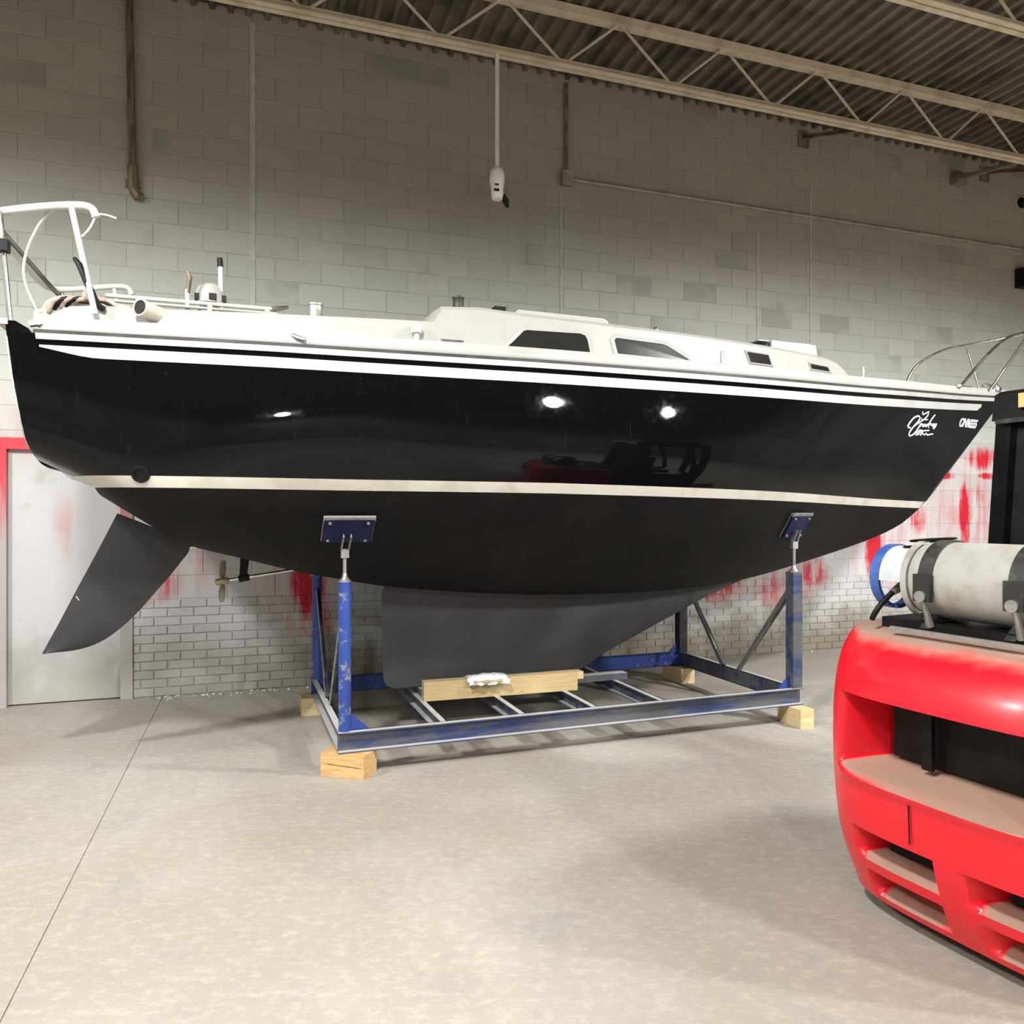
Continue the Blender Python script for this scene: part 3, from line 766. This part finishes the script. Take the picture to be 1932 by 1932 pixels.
# beige tube lying on the coaming, open end aft
mb = MB()
a = Vector((-2.80, -.945, 2.708)); d = Vector((.60, .80, -.08)).normalized()
mb.lathe([(.040, .0), (.047, .0), (.047, .17), (.040, .17)], a, d, 18, cap=False)
mb.lathe([(.040, .0), (.040, .17)], a, d, 18, cap=False)
ct = mb.build('cowl_vent', M['pvc'], boat, smooth=True)
MB().lathe([(.0395, .006), (.0395, .16)], a, d, 18).build('vent_bore', M['black'], ct)
# pedestal compass dome, steering post and lever beyond the coaming
o = empty('compass_pedestal'); o.parent = boat
MB().lathe([(.085, 2.60), (.085, 2.915)], (-2.46, -.30, 0), (0, 0, 1), 16).build('pedestal_post', M['gelcoat'], o, smooth=True)
MB().lathe([(.094, 2.915), (.094, 2.955), (.090, 2.985), (.075, 3.02), (.045, 3.042), (.0, 3.05)], (-2.46, -.30, 0), (0, 0, 1), 18).build('compass_dome', M['deck'], o, smooth=True)
for a in (-50, 10, 55):
    c_, s_ = math.cos(R(a - 90)), math.sin(R(a - 90))
    MB().box(-2.46 + .090 * c_ - .022, -2.46 + .090 * c_ + .022, -.30 + .088 * s_ - .012, -.30 + .088 * s_ + .012, 2.925, 2.965).build('compass_window', M['black'], o)
MB().tube([(-2.395, -.34, 2.62), (-2.40, -.34, 3.16)], [.018, .014], 10).build('throttle_lever', M['vinyl'], o, smooth=True)
MB().tube([(-2.40, -.34, 3.15), (-2.404, -.34, 3.205)], [.018, .017], 10).build('lever_grip', M['black'], o, smooth=True)
MB().tube([(-2.59, -.40, 2.62), (-2.59, -.40, 2.97)], .013, 10).build('signal_post', M['vinyl'], o, smooth=True)
MB().tube([(-2.588, -.40, 2.95), (-2.575, -.40, 3.05), (-2.59, -.40, 3.09)], [.014, .014, .008], 10).build('wooden_grip', M['rustpipe'], o, smooth=True)

# bow pulpit
pp = empty('bow_pulpit'); pp.parent = boat
MB().tube(arc([(3.93, .33, f_wg(3.93) - .02), (4.05, .33, 3.0), (4.22, .32, 3.14), (4.50, .30, 3.265), (4.72, .26, 3.30), (5.00, .18, 3.36), (5.20, .10, 3.40), (5.25, 0, 3.41), (5.20, -.10, 3.40), (5.00, -.18, 3.37), (4.66, -.22, 3.28), (4.35, -.26, 3.08), (3.93, -.32, f_wg(3.93) - .02)]), .0125, 10).build('top_rail', M['steel'], pp, smooth=True)
MB().tube([(4.72, .26, 3.30), (4.72, .10, f_wg(4.72) - .02)], .0115, 10).build('leg', M['steel'], pp, smooth=True)
MB().tube([(5.10, -.14, 3.385), (4.60, -.10, f_wg(4.6) - .02)], .0115, 10).build('leg', M['steel'], pp, smooth=True)
MB().tube(arc([(4.55, -.06, 2.83), (4.62, -.05, 2.87), (4.70, -.04, 2.83), (4.78, 0, 2.86), (4.82, .0, 2.90), (4.86, 0, 2.86)]), .012, 8).build('bow_roller', M['galv'], boat, smooth=True)
MB().lathe([(.03, 0), (.03, .02)], (3.93, -.32, f_wg(3.93) - .012), (0, 0, 1), 12).build('rail_foot', M['steel'], pp)
MB().lathe([(.03, 0), (.03, .02)], (3.93, .33, f_wg(3.93) - .012), (0, 0, 1), 12).build('rail_foot', M['steel'], pp)

# keel
def foil(x0, x1, z, t_, n=12):
    up = []
    for i in range(n + 1):
        c_ = i / n; c_ = c_ ** 1.3
        yt = 5 * t_ * (.2969 * math.sqrt(c_) - .126 * c_ - .3516 * c_ ** 2 + .2843 * c_ ** 3 - .1036 * c_ ** 4)
        up.append((lerp(x1, x0, c_), yt, z))       # leading edge at x1 (forward)
    return up + [(a, -b, c_) for a, b, c_ in up[-2:0:-1]]
kl = [(.318, -1.22, .10, .055), (.335, -1.27, .20, .085), (.37, -1.298, .30, .105), (.45, -1.308, .43, .12), (.60, -1.312, .77, .125), (.786, -1.314, 1.20, .125), (.90, -1.316, 1.46, .125), (1.02, -1.316, 1.80, .13), (1.15, -1.25, 2.0, .15)]
MB().loft([foil(a, b, z, t_ / max(.5, (b - a)) * .55 * (b - a) * 1.0, 14) for z, a, b, t_ in kl]).build('keel', M['keel'], boat, smooth=True, angle=50)
# rudder
def rud(pts, t_):
    return pts
mb = MB()
L_ = [(1.590, -3.026), (1.535, -3.052), (1.40, -3.115), (1.26, -3.182), (1.10, -3.26), (.91, -3.35), (.785, -3.412), (.735, -3.436), (.715, -3.446)]
T_ = [(1.40, -2.585), (1.33, -2.605), (1.263, -2.654), (1.18, -2.715), (1.099, -2.782), (.914, -2.939), (.785, -3.092), (.726, -3.243), (.713, -3.43)]
rings = []
fzL = spline(list(range(9)), [p[0] for p in L_]); fxL = spline(list(range(9)), [p[1] for p in L_]); fzT = spline(list(range(9)), [p[0] for p in T_]); fxT = spline(list(range(9)), [p[1] for p in T_])
for q in range(33):
    za, xa, zb, xb = fzL(q / 4), fxL(q / 4), fzT(q / 4), fxT(q / 4)
    r_ = []
    for i in range(9):
        k = i / 8; yt = .034 * math.sin(math.pi * min(1, .08 + k * .92) ** .8) + .004
        r_.append((lerp(xa, xb, k), yt, lerp(za, zb, k)))
    rings.append(r_ + [(a, -b, c_) for a, b, c_ in r_[::-1]])
mb.loft(rings)
ru = mb.build('rudder', M['rudder'], boat, smooth=True, angle=50)
MB().tube([(-2.80, 0, 1.45), (-2.76, 0, 1.62)], .028, 12).build('rudder_stock', M['steel'], ru, smooth=True)
MB().bar((-3.258, -.027, 1.068), (-3.240, -.030, 1.040), .003, .005).build('paint_chip', M['boot'], ru)
MB().lathe([(.010, 0), (.010, .006)], (-2.985, -.020, 1.51), (0, -1, 0), 8).build('bolt', M['steel'], ru)
MB().lathe([(.018, -.02), (.018, .02)], (-2.575, 0, 1.37), (1, 0, 0), 10).build('heel_bearing', M['steel'], ru)
# propeller, shaft and strut
o = empty('propeller_drive'); o.parent = boat
sh0 = Vector((-2.43, 0, 1.128)); sh1 = Vector((-1.88, 0, 1.205))
MB().tube([sh0, sh1], .0115, 10).build('shaft', M['steel'], o, smooth=True)
hub = MB().tube([(-2.44, 0, 1.126), (-2.43, 0, 1.128), (-2.36, 0, 1.137), (-2.35, 0, 1.139)], [.012, .022, .024, .016], 12).build('hub', M['bronze'], o, smooth=True)
for sg in (1, -1):
    rings = []
    for i in range(7):
        k = i / 6; r_ = .015 + .125 * k; ch = .020 + .022 * math.sin(math.pi * min(1, .25 + k * .75)); tw = R(70 - 25 * k)
        c_ = Vector((-2.392 + .004 * sg * k, 0, 1.133 + sg * r_))
        ax = Vector((math.cos(tw), math.sin(tw) * .9, 0))
        rings.append([c_ + ax * ch, c_ + Vector((-ax.y, ax.x, 0)) * .006, c_ - ax * ch, c_ - Vector((-ax.y, ax.x, 0)) * .006])
    MB().loft(rings).build('blade', M['bronze'], o, smooth=True, angle=80)
MB().tube([(-2.29, 0, 1.145), (-2.22, 0, 1.157)], .024, 12).build('strut_barrel', M['antifoul'], o, smooth=True)
MB().prism([(-2.285, -.010, 1.15), (-2.235, -.010, 1.158), (-2.215, -.010, 1.32), (-2.275, -.010, 1.34)], (0, .02, 0)).build('strut_arm', M['antifoul'], o)

# lettering on the bow: a script name of white strokes and a registration block
def hull_pt(u, w, off=.003):
    return Vector((rake(u, w), -(hull_v(u, w) + off), w))
def stroke(mb, pts, r):
    P = []
    for zx, zy in arc([(a, b, 0) for a, b in pts]) and [(p.x, p.y) for p in arc([(a, b, 0) for a, b in pts])]:
        u = 3.055 + (zx - 175) * .00089
        Z = 6.46 + (u - 3.04) * .66
        w = 1.6 + (966 - 760 - zy / 10.73) / 1450 * Z
        P.append(hull_pt(u, w, .001))
    mb.tube(P, r, 5)
def hull_n(u, w):
    a = hull_pt(u + .03, w) - hull_pt(u - .03, w); b = hull_pt(u, w + .02) - hull_pt(u, w - .02)
    n_ = a.cross(b).normalized()
    return n_ if n_.y < 0 else -n_
e_ = hull_pt(-2.82, 1.806, -.008)
MB().lathe([(.035, 0), (.05, .004), (.05, .012), (.030, .014), (.030, .008)], e_, hull_n(-2.82, 1.806), 18).build('exhaust_outlet', M['black'], boat, smooth=True)
nm = MB()
for pts, r_ in [([(240, 490), (180, 480), (185, 420), (250, 290), (330, 255), (380, 280), (375, 350), (310, 450), (250, 560), (250, 640), (300, 655), (370, 600), (420, 480), (430, 400)], .0075),
                ([(300, 470), (400, 380), (480, 330), (540, 250), (530, 175)], .006), ([(400, 175), (415, 240), (470, 210), (530, 175)], .006), ([(415, 300), (440, 340), (500, 330), (560, 330)], .005),
                ([(420, 470), (470, 400), (490, 480), (540, 410), (550, 480), (600, 420)], .009), ([(690, 235), (640, 330), (610, 440), (640, 490)], .0065), ([(600, 440), (660, 400), (690, 460), (730, 400), (720, 490), (785, 395), (770, 470), (740, 510)], .009),
                ([(400, 640), (430, 560), (480, 530), (540, 560), (500, 640)], .007), ([(440, 640), (490, 560), (560, 545), (620, 545), (660, 540)], .006), ([(540, 600), (590, 640), (620, 590), (650, 640), (700, 620), (770, 610)], .0065)]:
    stroke(nm, pts, r_)
nm.build('name_lettering', M['vinyltext'], boat)
fc = bpy.data.curves.new('registration_lettering', 'FONT'); fc.body = 'ON16555'; fc.size = .115; fc.extrude = .002; fc.shear = .18; fc.space_character = .82; fc.offset = .002
fc.materials.append(M['vinyltext'])
fo = bpy.data.objects.new('registration_lettering', fc); COL.objects.link(fo); fo.parent = boat
p0 = hull_pt(4.08, 2.405, .004); px_ = (hull_pt(4.50, 2.415, .004) - p0).normalized(); py_ = (hull_pt(4.30, 2.50, .004) - hull_pt(4.28, 2.41, .004)); py_ = (py_ - px_ * py_.dot(px_)).normalized(); pz_ = px_.cross(py_)
FM = Matrix(((px_.x, py_.x, pz_.x, p0.x), (px_.y, py_.y, pz_.y, p0.y), (px_.z, py_.z, pz_.z, p0.z), (0, 0, 0, 1)))
dg = bpy.context.evaluated_depsgraph_get()
rm = bpy.data.meshes.new_from_object(fo.evaluated_get(dg))
bpy.data.objects.remove(fo)
fo = bpy.data.objects.new('registration_lettering', rm); COL.objects.link(fo); fo.parent = boat; fo.matrix_local = FM

# ------------------------------------------------------------------ CRADLE (local x along the boat, y away from camera)
CR = Vector((.295 , 6.01, 0)); TC = R(20.2)
crad = empty('boat_cradle', CR, TC, 'blue steel boat cradle with corner posts under the black sailboat', 'cradle')
LX, LY, Z0, Z1 = 1.735, .835, .14, .265
def channel(a, b, nm, open_dir, m_, h0=Z0, h1=Z1, fl=.05):
    """C channel from a to b (xy), web on the side away from open_dir"""
    a = Vector((*a, 0)); b = Vector((*b, 0)); o = Vector((*open_dir, 0)); mb = MB(); th = .008
    for (p, q, z0, z1) in ((0, th, h0, h1), (0, fl, h1 - th, h1), (0, fl, h0, h0 + th)):
        A = [a + o * p, a + o * q, b + o * q, b + o * p]
        mb.hexa([x + Vector((0, 0, z0)) for x in A] + [x + Vector((0, 0, z1)) for x in A])
    return mb.build(nm, m_, crad)
channel((-LX, -LY + .05), (LX, -LY + .05), 'front_rail', (0, -1), M['bluedusty'])
channel((-LX, LY - .05), (LX, LY - .05), 'rear_rail', (0, 1), M['blue'])
channel((-LX + .05, -LY + .052), (-LX + .05, LY - .052), 'end_rail', (-1, 0), M['bluedusty'])
channel((LX - .05, -LY + .052), (LX - .05, LY - .052), 'end_rail', (1, 0), M['bluedusty'])
for x in (-1.04, -.50, .03, .56):
    channel((x, -LY + .06), (x, LY - .06), 'cross_member', (-1, 0), M['bluedusty'], Z0 + .025, Z1 - .004, .045)
MB().box(-1.05, .645, -.075, .02, Z1 - .003, Z1 + .047).build('keel_tube', M['bluedusty'], crad, bevel=.004)
def gusset(x, y, dx):
    MB().prism([(x, y - .004, Z1), (x + dx * .11, y - .004, Z1), (x, y - .004, Z1 + .10)], (0, .008, 0)).build('gusset', M['blue'], crad)
PT = 1.175
posts = [(-1, -1), (1, -1), (-1, 1), (1, 1)]
for sx, sy in posts:
    x, y = sx * (LX - .045), sy * (LY - .055)
    m_ = M['blue'] if sy < 0 and sx < 0 else M['darksteel']
    if sx < 0:
        po = MB().lathe([(.038, Z1), (.038, PT)], (x, y, 0), (0, 0, 1), 18).build('post', M['blue'], crad, smooth=True)
    else:
        po = MB().box(x - .042, x + .042, y - .042, y + .042, Z1, PT - .03).build('post', M['bluedusty'] if sy < 0 else M['darksteel'], crad, bevel=.006)
    tp = PT if sx < 0 else PT - .03
    MB().lathe([(.040, 0), (.040, .006), (.018, .03), (.014, .055)], (x, y, tp - .002), (0, 0, 1), 12).build('collar_nut', M['galv'], po, smooth=True)
    gusset(x - sx * .04, y, -sx)
    # jack screw up to a clevis and pad that bears on the hull
    ub = x + (CR.x - .295)
    wp = 1.50
    vh = hull_v(x, wp); hy_ = -vh if sy < 0 else vh
    top = Vector((x, y * .995 + 0, 1.40))
    MB().tube([(x, y, tp + .02), (x, y, 1.335)], .0125, 10).build('jack_screw', M['galv'], po, smooth=True)
    cl = MB()
    cl.box(x - .024, x + .024, y - .018, y + .018, 1.32, 1.375)
    nrm = Vector((0, hull_v(x, wp + .06) - hull_v(x, wp - .06), .12)).normalized()       # along the section
    dv, dw = nrm.y, nrm.z
    sgn = -1 if sy < 0 else 1
    cen = Vector((x, sgn * (vh + .030), wp - .01))
    tang = Vector((0, sgn * dv, dw)); lon = Vector((.28, sgn * (hull_v(x + .14, wp) - hull_v(x - .14, wp)), 0)).normalized(); outn = lon.cross(tang).normalized()
    if outn.y * sgn < 0: outn = -outn
    for e in (-.022, .022):
        cl.bar(Vector((x + e, y, 1.37)), cen + outn * .02 + lon * e - tang * .02, .008, .03)
    cl.build('clevis', M['galv'], po)
    pad = MB().hexa([cen + lon * a * .145 + tang * b * .105 + outn * c_ * .009 for c_ in (-1, 1) for a, b in ((-1, -1), (1, -1), (1, 1), (-1, 1))]).build('pad', M['navy'], po, bevel=.003)
    MB().hexa([cen - outn * .017 + lon * a * .15 + tang * b * .11 + outn * c_ * .006 for c_ in (-1, 1) for a, b in ((-1, -1), (1, -1), (1, 1), (-1, 1))]).build('pad_liner', M['galv'], po)
    MB().bar(cen + tang * .112 - lon * .15 + outn * .002, cen + tang * .112 + lon * .15 + outn * .002, .030, .012, outn).build('pad_lip', M['galv'], po)
    for a, b in ((-.11, .08), (.11, .08), (-.11, -.08), (.11, -.08)):
        MB().lathe([(.010, 0), (.010, .008), (.004, .011)], cen + lon * a + tang * b + outn * .009, outn, 8).build('bolt', M['galv'], po)
for sx in (-1, 1):
    x = sx * (LX - .045)
    for sy in (-1, 1):
        MB().bar((x, sy * (LY - .10), .98), (x, sy * .10, Z1 + .002), .028, .028).build('brace', M['darksteel'], crad)
        MB().bar((x - .012, sy * (LY - .115), .985), (x - .012, sy * .115, Z1 + .004), .006, .040).build('brace_flange', M['galv'], crad)

# timber blocks under the cradle corners, long timber and shim
def timber(nm, x, y, rz, l, w, h, z, m_, label, group=None, cat='wood block', rings=True):
    o = empty(nm, (x, y, z), rz, label, cat, group)
    b_ = MB().box(-l / 2, l / 2, -w / 2, w / 2, 0, h).build('timber_body', m_, o, bevel=.005)
    return o
cr = lambda a, b: (CR.x + a * math.cos(TC) - b * math.sin(TC), CR.y + a * math.sin(TC) + b * math.cos(TC))
x, y = -1.00, 4.71
o = timber('timber_block', x, y, R(-17), .29, .17, .138, 0, M['pine'], 'orange pine block under the near left corner of the cradle', 'blocks under the cradle')
for (a, b) in ((.07, .10), (.078, .11)): pass
MB().bar((-.10, -.0853, .072), (.13, -.0853, .066), .002, .004).build('drying_crack', M['rustpipe'], o)
x, y = cr(1.66, -.83)
timber('timber_block', x, y, R(20), .12, .26, .138, 0, M['endgrain'], 'pale timber block under the near right corner of the cradle', 'blocks under the cradle')
x, y = cr(-1.74, .78)
timber('timber_block', x, y, R(20), .16, .22, .138, 0, M['endgrain'], 'pale timber block under the far left corner of the cradle', 'blocks under the cradle')
x, y = cr(1.66, .78)
timber('timber_block', x, y, R(24), .15, .30, .138, 0, M['endgrain'], 'timber block under the far right corner, in the cradle shadow', 'blocks under the cradle')
x, y = cr(-.475, -.215)
timber('timber_plank', x, y, TC - R(2.5), 1.17, .085, .135, Z1 - .004, M['palewood'], 'long pale timber standing on edge across the cradle bars beside the keel', None, 'timber')
x, y = cr(.07, -.10)
timber('timber_shim', x, y, TC, .30, .10, .055, Z1 + .047, M['endgrain'], 'short pale timber shim on the blue tube under the keel front', None, 'wood shim')
# plastic packet lying on the timber
x, y = cr(-.60, -.235)
o = empty('plastic_packet', (x, y, Z1 + .131), TC - R(2.5), 'crumpled clear plastic packet lying on the pale timber', 'packet')
rings = []
for i in range(15):
    a = lerp(-.15, .15, i / 14); r_ = []
    for j in range(9):
        b = lerp(-.085, .055, j / 8)
        z = .006 + .022 * math.sin(math.pi * i / 14) ** .4 * math.sin(math.pi * min(1, max(0, j / 8))) ** .5 + rnd.uniform(0, .010)
        if b < -.045: z -= (-.045 - b) * .9
        r_.append((a + .01 * math.sin(j * 2.1), b + .012 * math.sin(i * 1.3), z))
    rings.append(r_)
mb = MB().loft(rings, closed=False)
mb.loft([[(p[0], p[1], max(p[2] - .012, .002) if p[1] > -.042 else p[2] - .006) for p in r_] for r_ in rings], closed=False)
mb.build('film_pouch', M['film'], o, smooth=True, angle=80)
MB().box(-.11, .10, -.088, -.050, -.014, -.002).build('paper_insert', M['palewood'], o)

# ------------------------------------------------------------------ FORKLIFT (local x forward, y to its left; rear face towards camera-left)
FA = math.atan2(.45, .893)
fk = empty('forklift', (1.385, 3.20, 0), FA, 'red forklift seen from behind with black cab, cut off at right edge', 'forklift')
FW = 1.06
f_bul = spline([.07, .20, .40, .62, .80, .93, 1.02, 1.08, 1.115, 1.13], [.03, .10, .165, .195, .195, .175, .135, .075, .01, -.06])
zs = []
z = .07
while z < 1.13:
    zs.append(z)
    z += .004 if (.595 < z < .645 or .875 < z < .90 or .255 < z < .29 or .37 < z < .39 or .19 < z < .21) else (.008 if z > 1.06 else .014)
zs.append(1.13)
def recess(s, z):
    d = 0.0
    # upper intake
    zl = .600 - .012 * s; zt = .897 - .005 * s
    d = max(d, .30 * ss(.085, .21, s) ** .8 * (1 - ss(.815, .835, s)) * ss(zl, zl + .040, z) * (1 - ss(zt - .010, zt, z)))
    for a, b in ((.14, .455), (.60, .92)):
        d = max(d, .20 * ss(a, a + .09, s) * (1 - ss(b - .012, b, s)) * ss(.258, .285, z) * (1 - ss(.374, .384, z)))
        d = max(d, .16 * ss(a + .03, a + .10, s) * (1 - ss(b - .012, b, s)) * ss(.10, .13, z) * (1 - ss(.200, .210, z)))
    # soft rolled lip round the big intake
    d += .018 * math.exp(-((z - .585) / .025) ** 2) * ss(.05, .14, s) * (1 - ss(.80, .88, s)) * -1
    return d
cols = []
for i in range(7): cols.append(('side', lerp(.78, .26, i / 6), 0))
n = 150
for i in range(n + 1): cols.append(('rear', None, i / n))
for i in range(7): cols.append(('side', lerp(.26, .78, i / 6), 1))
rings = []
for z in zs:
    D = .26 + f_bul(z); r_ = []
    tuck = .03 * ss(.35, .07, z)
    for kind, xx, k in cols:
        if kind == 'side':
            r_.append((xx, (.06 - tuck if k == 0 else -FW + tuck), z))
        else:
            ang = math.pi * k; e = 2 / 3.4
            cs_, sn = math.cos(ang), math.sin(ang)
            tt = math.copysign(abs(cs_) ** e, cs_); dd = abs(sn) ** e
            y = -FW / 2 + .03 + (FW / 2 + .03 - tuck) * tt
            x = .26 - D * dd
            x += recess(-y, z) * ss(.15, .5, dd)
            r_.append((x, y, z))
    rings.append(r_)
mb = MB().loft(rings, closed=False)
# rolled top edge inwards
top = rings[-1]
in1 = [(lerp(p[0], .45, .18), lerp(p[1], -FW / 2, .10), 1.135) for p in top]
mb.loft([top, in1], closed=False)
mb.add(in1, [tuple(range(len(in1)))])
mb.build('counterweight', M['red'], fk, smooth=True, angle=42)
MB().box(.04, .06, -.83, -.20, .64, .90).build('radiator_panel', M['black'], fk)
MB().box(-.02, .0, -.40, -.36, .64, .89).build('radiator_bar', M['black'], fk)
MB().box(-.006, .0, -.45, -.22, .28, .375).build('intake_panel', M['black'], fk)
MB().box(-.006, .0, -.91, -.68, .28, .375).build('intake_panel', M['black'], fk)
MB().bar((-.178, -.425, .415), (-.198, -.435, .560), .004, .004).build('panel_seam', M['black'], fk)
# body, hood tray, wheels, mast
MB().box(.60, 2.05, -FW + .06, -.06, .28, 1.04).build('chassis', M['blackcab'], fk, bevel=.03)
MB().box(.10, .80, -FW + .10, -.10, 1.128, 1.150).build('hood_plate', M['blackcab'], fk, bevel=.006)
MB().bar((-.005, -.22, 1.150), (-.005, -.98, 1.150), .018, .012).build('hood_seal', M['galv'], fk)
for y in (-.30, -.62, -.90):
    MB().prism([(.08, y - .02, 1.15), (.16, y - .02, 1.215), (.30, y - .02, 1.20), (.40, y - .02, 1.15)], (0, .04, 0)).build('tank_saddle', M['strap'], fk)
MB().box(.10, .42, -.98, -.10, 1.150, 1.172).build('tank_tray', M['blackcab'], fk)
def wheel(x, y, r, w):
    o = MB().lathe([(r * .6, -w / 2), (r * .93, -w / 2), (r, -w * .38), (r, w * .38), (r * .93, w / 2), (r * .6, w / 2)], (x, y, r), (0, 1, 0), 28).build('wheel', M['tyre'], fk, smooth=True)
    MB().lathe([(r * .58, -w * .40), (r * .6, w * .40)], (x, y, r), (0, 1, 0), 20).build('rim', M['galv'], o)
wheel(.48, -.17, .26, .18); wheel(.48, -FW + .17, .26, .18); wheel(1.85, -.14, .33, .22); wheel(1.85, -FW + .14, .33, .22)
mast = MB()
for y in (-.28, -FW + .28): mast.box(2.22, 2.34, y - .04, y + .04, .10, 2.15)
for z in (.5, 1.3, 2.05): mast.box(2.24, 2.32, -FW + .28, -.28, z, z + .08)
mast.build('mast', M['blackcab'], fk)
for y in (-.30, -FW + .30): MB().box(2.36, 3.40, y - .05, y + .05, .05, .09).box(2.345, 2.385, y - .05, y + .05, .05, .65).build('fork', M['strap'], fk)
MB().box(2.05, 2.22, -FW + .2, -.2, .3, .6).build('mast_mount', M['blackcab'], fk)
# cab
cb = empty('cab'); cb.parent = fk
def post(a, b, w=.085, d=.10): MB().bar(a, b, w, d).build('cab_post', M['blackcab'], cb, bevel=.012)
xr0, xr1 = 1.00, 1.08
post((xr0, -.03, 1.02), (xr1, -.05, 2.05)); post((xr0, -FW + .03, 1.02), (xr1, -FW + .05, 2.06))
post((2.00, -.05, 1.02), (1.80, -.06, 2.06), .07, .07); post((2.00, -FW + .05, 1.02), (1.80, -FW + .06, 2.06), .07, .07)
MB().prism([(1.0, 0, 2.03), (1.025, 0, 2.155), (1.07, 0, 2.175), (1.95, 0, 2.19), (2.0, 0, 2.05)], (0, -FW, 0)).build('cab_roof', M['blackcab'], cb, bevel=.015)
MB().bar((1.005, -.02, 2.025), (1.005, -FW + .02, 2.025), .025, .02).build('drip_rail', M['strap'], cb)
MB().box(.985, 1.012, -.36, -.13, 2.08, 2.145).build('marker_plate', M['amber'], cb)
# rear window with rounded rubber frame
def rr(y0, y1, z0, z1, r, n=5):
    pts = []
    for cx_, cz_, a0 in ((y1 - r, z1 - r, 0), (y0 + r, z1 - r, 90), (y0 + r, z0 + r, 180), (y1 - r, z0 + r, 270)):
        for i in range(n + 1):
            a = R(a0 + 90 * i / n); pts.append((cx_ + r * math.cos(a), cz_ + r * math.sin(a)))
    return pts
fx = lambda z: lerp(xr0, xr1, (z - 1.02) / 1.04)
O = rr(-FW + .06, -.06, 1.10, 2.03, .02); I = rr(-FW + .14, -.14, 1.16, 1.97, .09); I2 = rr(-FW + .16, -.16, 1.18, 1.95, .08)
MB().loft([[(fx(z) - .02, y, z) for y, z in O], [(fx(z) - .02, y, z) for y, z in I], [(fx(z) + .02, y, z) for y, z in I], [(fx(z) + .02, y, z) for y, z in O]], cap=False).build('rear_panel', M['blackcab'], cb)
MB().loft([[(fx(z) - .022, y, z) for y, z in I], [(fx(z) - .034, y, z) for y, z in rr(-FW + .15, -.15, 1.17, 1.96, .085)], [(fx(z) - .022, y, z) for y, z in I2], [(fx(z) + .0, y, z) for y, z in I2]], cap=False).build('window_seal', M['strap'], cb, smooth=True)
MB().loft([[(fx(z) - .004, y, z) for y, z in I2], [(fx(z) + .002, y, z) for y, z in I2]]).build('rear_glass', M['glass'], cb)
MB().box(1.25, 1.35, -.80, -.26, 1.05, 1.62).build('seat_back', M['black'], cb, bevel=.03)
MB().box(1.25, 1.68, -.80, -.26, 1.0, 1.12).build('seat_cushion', M['black'], cb, bevel=.03)
MB().bar((1.19, -.30, 1.05), (1.21, -.30, 1.95), .02, .03).build('seat_belt', M['red'], cb)

# propane tank on the counterweight
tx, tz, tr = .215, 1.332, .150
tk = empty('propane_tank', (0, 0, 0), 0, 'dusty grey propane cylinder lying across the back of the forklift', 'gas tank')
TS = .18
tk.location = (fk.location.x + TS * math.sin(FA), fk.location.y - TS * math.cos(FA), 0); tk.rotation_euler = fk.rotation_euler
o0 = (tx, 0, tz); ax = (0, -1, 0)
MB().lathe([(.0, -.01), (.07, -.005), (.115, .012), (.14, .045), (tr, .085), (tr, .70), (.14, .74), (.11, .77), (.0, .79)], o0, ax, 36).build('cylinder', M['tank'], tk, smooth=True, angle=60)
mb = MB(); n = 30
def arcring(r0, r1, s0, s1, a0, a1):
    rings = []
    for i in range(n + 1):
        a = R(lerp(a0, a1, i / n)); c_, s_ = math.cos(a), math.sin(a)
        rings.append([(tx + r * c_, -s, tz + r * s_) for r, s in ((r0, s0), (r1, s0), (r1, s1), (r0, s1))])
    return rings
MB().loft(arcring(.118, .128, -.10, .03, -55, 185)).build('collar_guard', M['tankwhite'], tk, smooth=True, angle=40)
MB().loft(arcring(.119, .134, -.125, -.085, -95, 265)).build('collar_rim', M['collarblue'], tk, smooth=True, angle=40)
MB().loft(arcring(tr - .002, tr + .006, .03, .055, 0, 360)).build('weld_band', M['tank'], tk, smooth=True, angle=40)
MB().tube([(tx, .02, tz - .03), (tx, .07, tz - .03)], .026, 10).tube([(tx - .02, .05, tz - .03), (tx - .09, .05, tz - .06)], [.02, .014], 10).build('valve', M['bronze'], tk, smooth=True)
MB().tube(arc([(tx - .09, .05, tz - .06), (tx - .14, .06, tz - .10), (tx - .17, .07, tz - .14), (tx - .20, .06, 1.17)]), .011, 8).build('hose', M['black'], tk, smooth=True)
MB().lathe([(.05, 0), (.06, .006), (.05, .014)], (tx + .01, .01, tz + .118), (0, .1, 1), 20).build('valve_cap', M['black'], tk, smooth=True)
MB().lathe([(.08, 0), (.09, .005), (.08, .010)], (tx + .05, -.03, tz + .150), (0, .1, 1), 20).build('relief_cap', M['black'], tk, smooth=True)
# straps belong to the forklift bracket
for s_ in (.135 + TS, .475 + TS):
    st = MB().loft(arcring(tr + .001, tr + .008, s_ - .028, s_ + .028, 20, 200)).build('tank_strap', M['strap'], fk, smooth=True, angle=40)
    mb = MB()
    mb.hexa([(tx - tr - .004 - a, -s_ - b, tz + c_) for c_ in (-.075, .03) for a, b in ((0, -.034), (0, .034), (.022, .034), (.022, -.034))])
    mb.build('latch', M['strap'], st, bevel=.006)
    MB().tube([(tx - tr - .012, -s_, tz - .07), (tx - tr + .01, -s_, tz - .12), (tx - tr + .03, -s_, 1.16)], [.012, .012, .016], 8).build('hook_bolt', M['galv'], st, smooth=True)
    MB().lathe([(.022, 0), (.022, .01)], (tx - tr - .026, -s_, tz - .055), (-1, 0, 0), 12).build('latch_eye', M['galv'], st)

# everything above is laid out in the viewer's frame; turn the hall so that its walls run along the world axes
TURN = Matrix.Rotation(YAW, 4, 'Z')
for o in list(COL.objects):
    if o.parent is None and o.type != 'CAMERA':
        o.matrix_basis = TURN @ o.matrix_basis
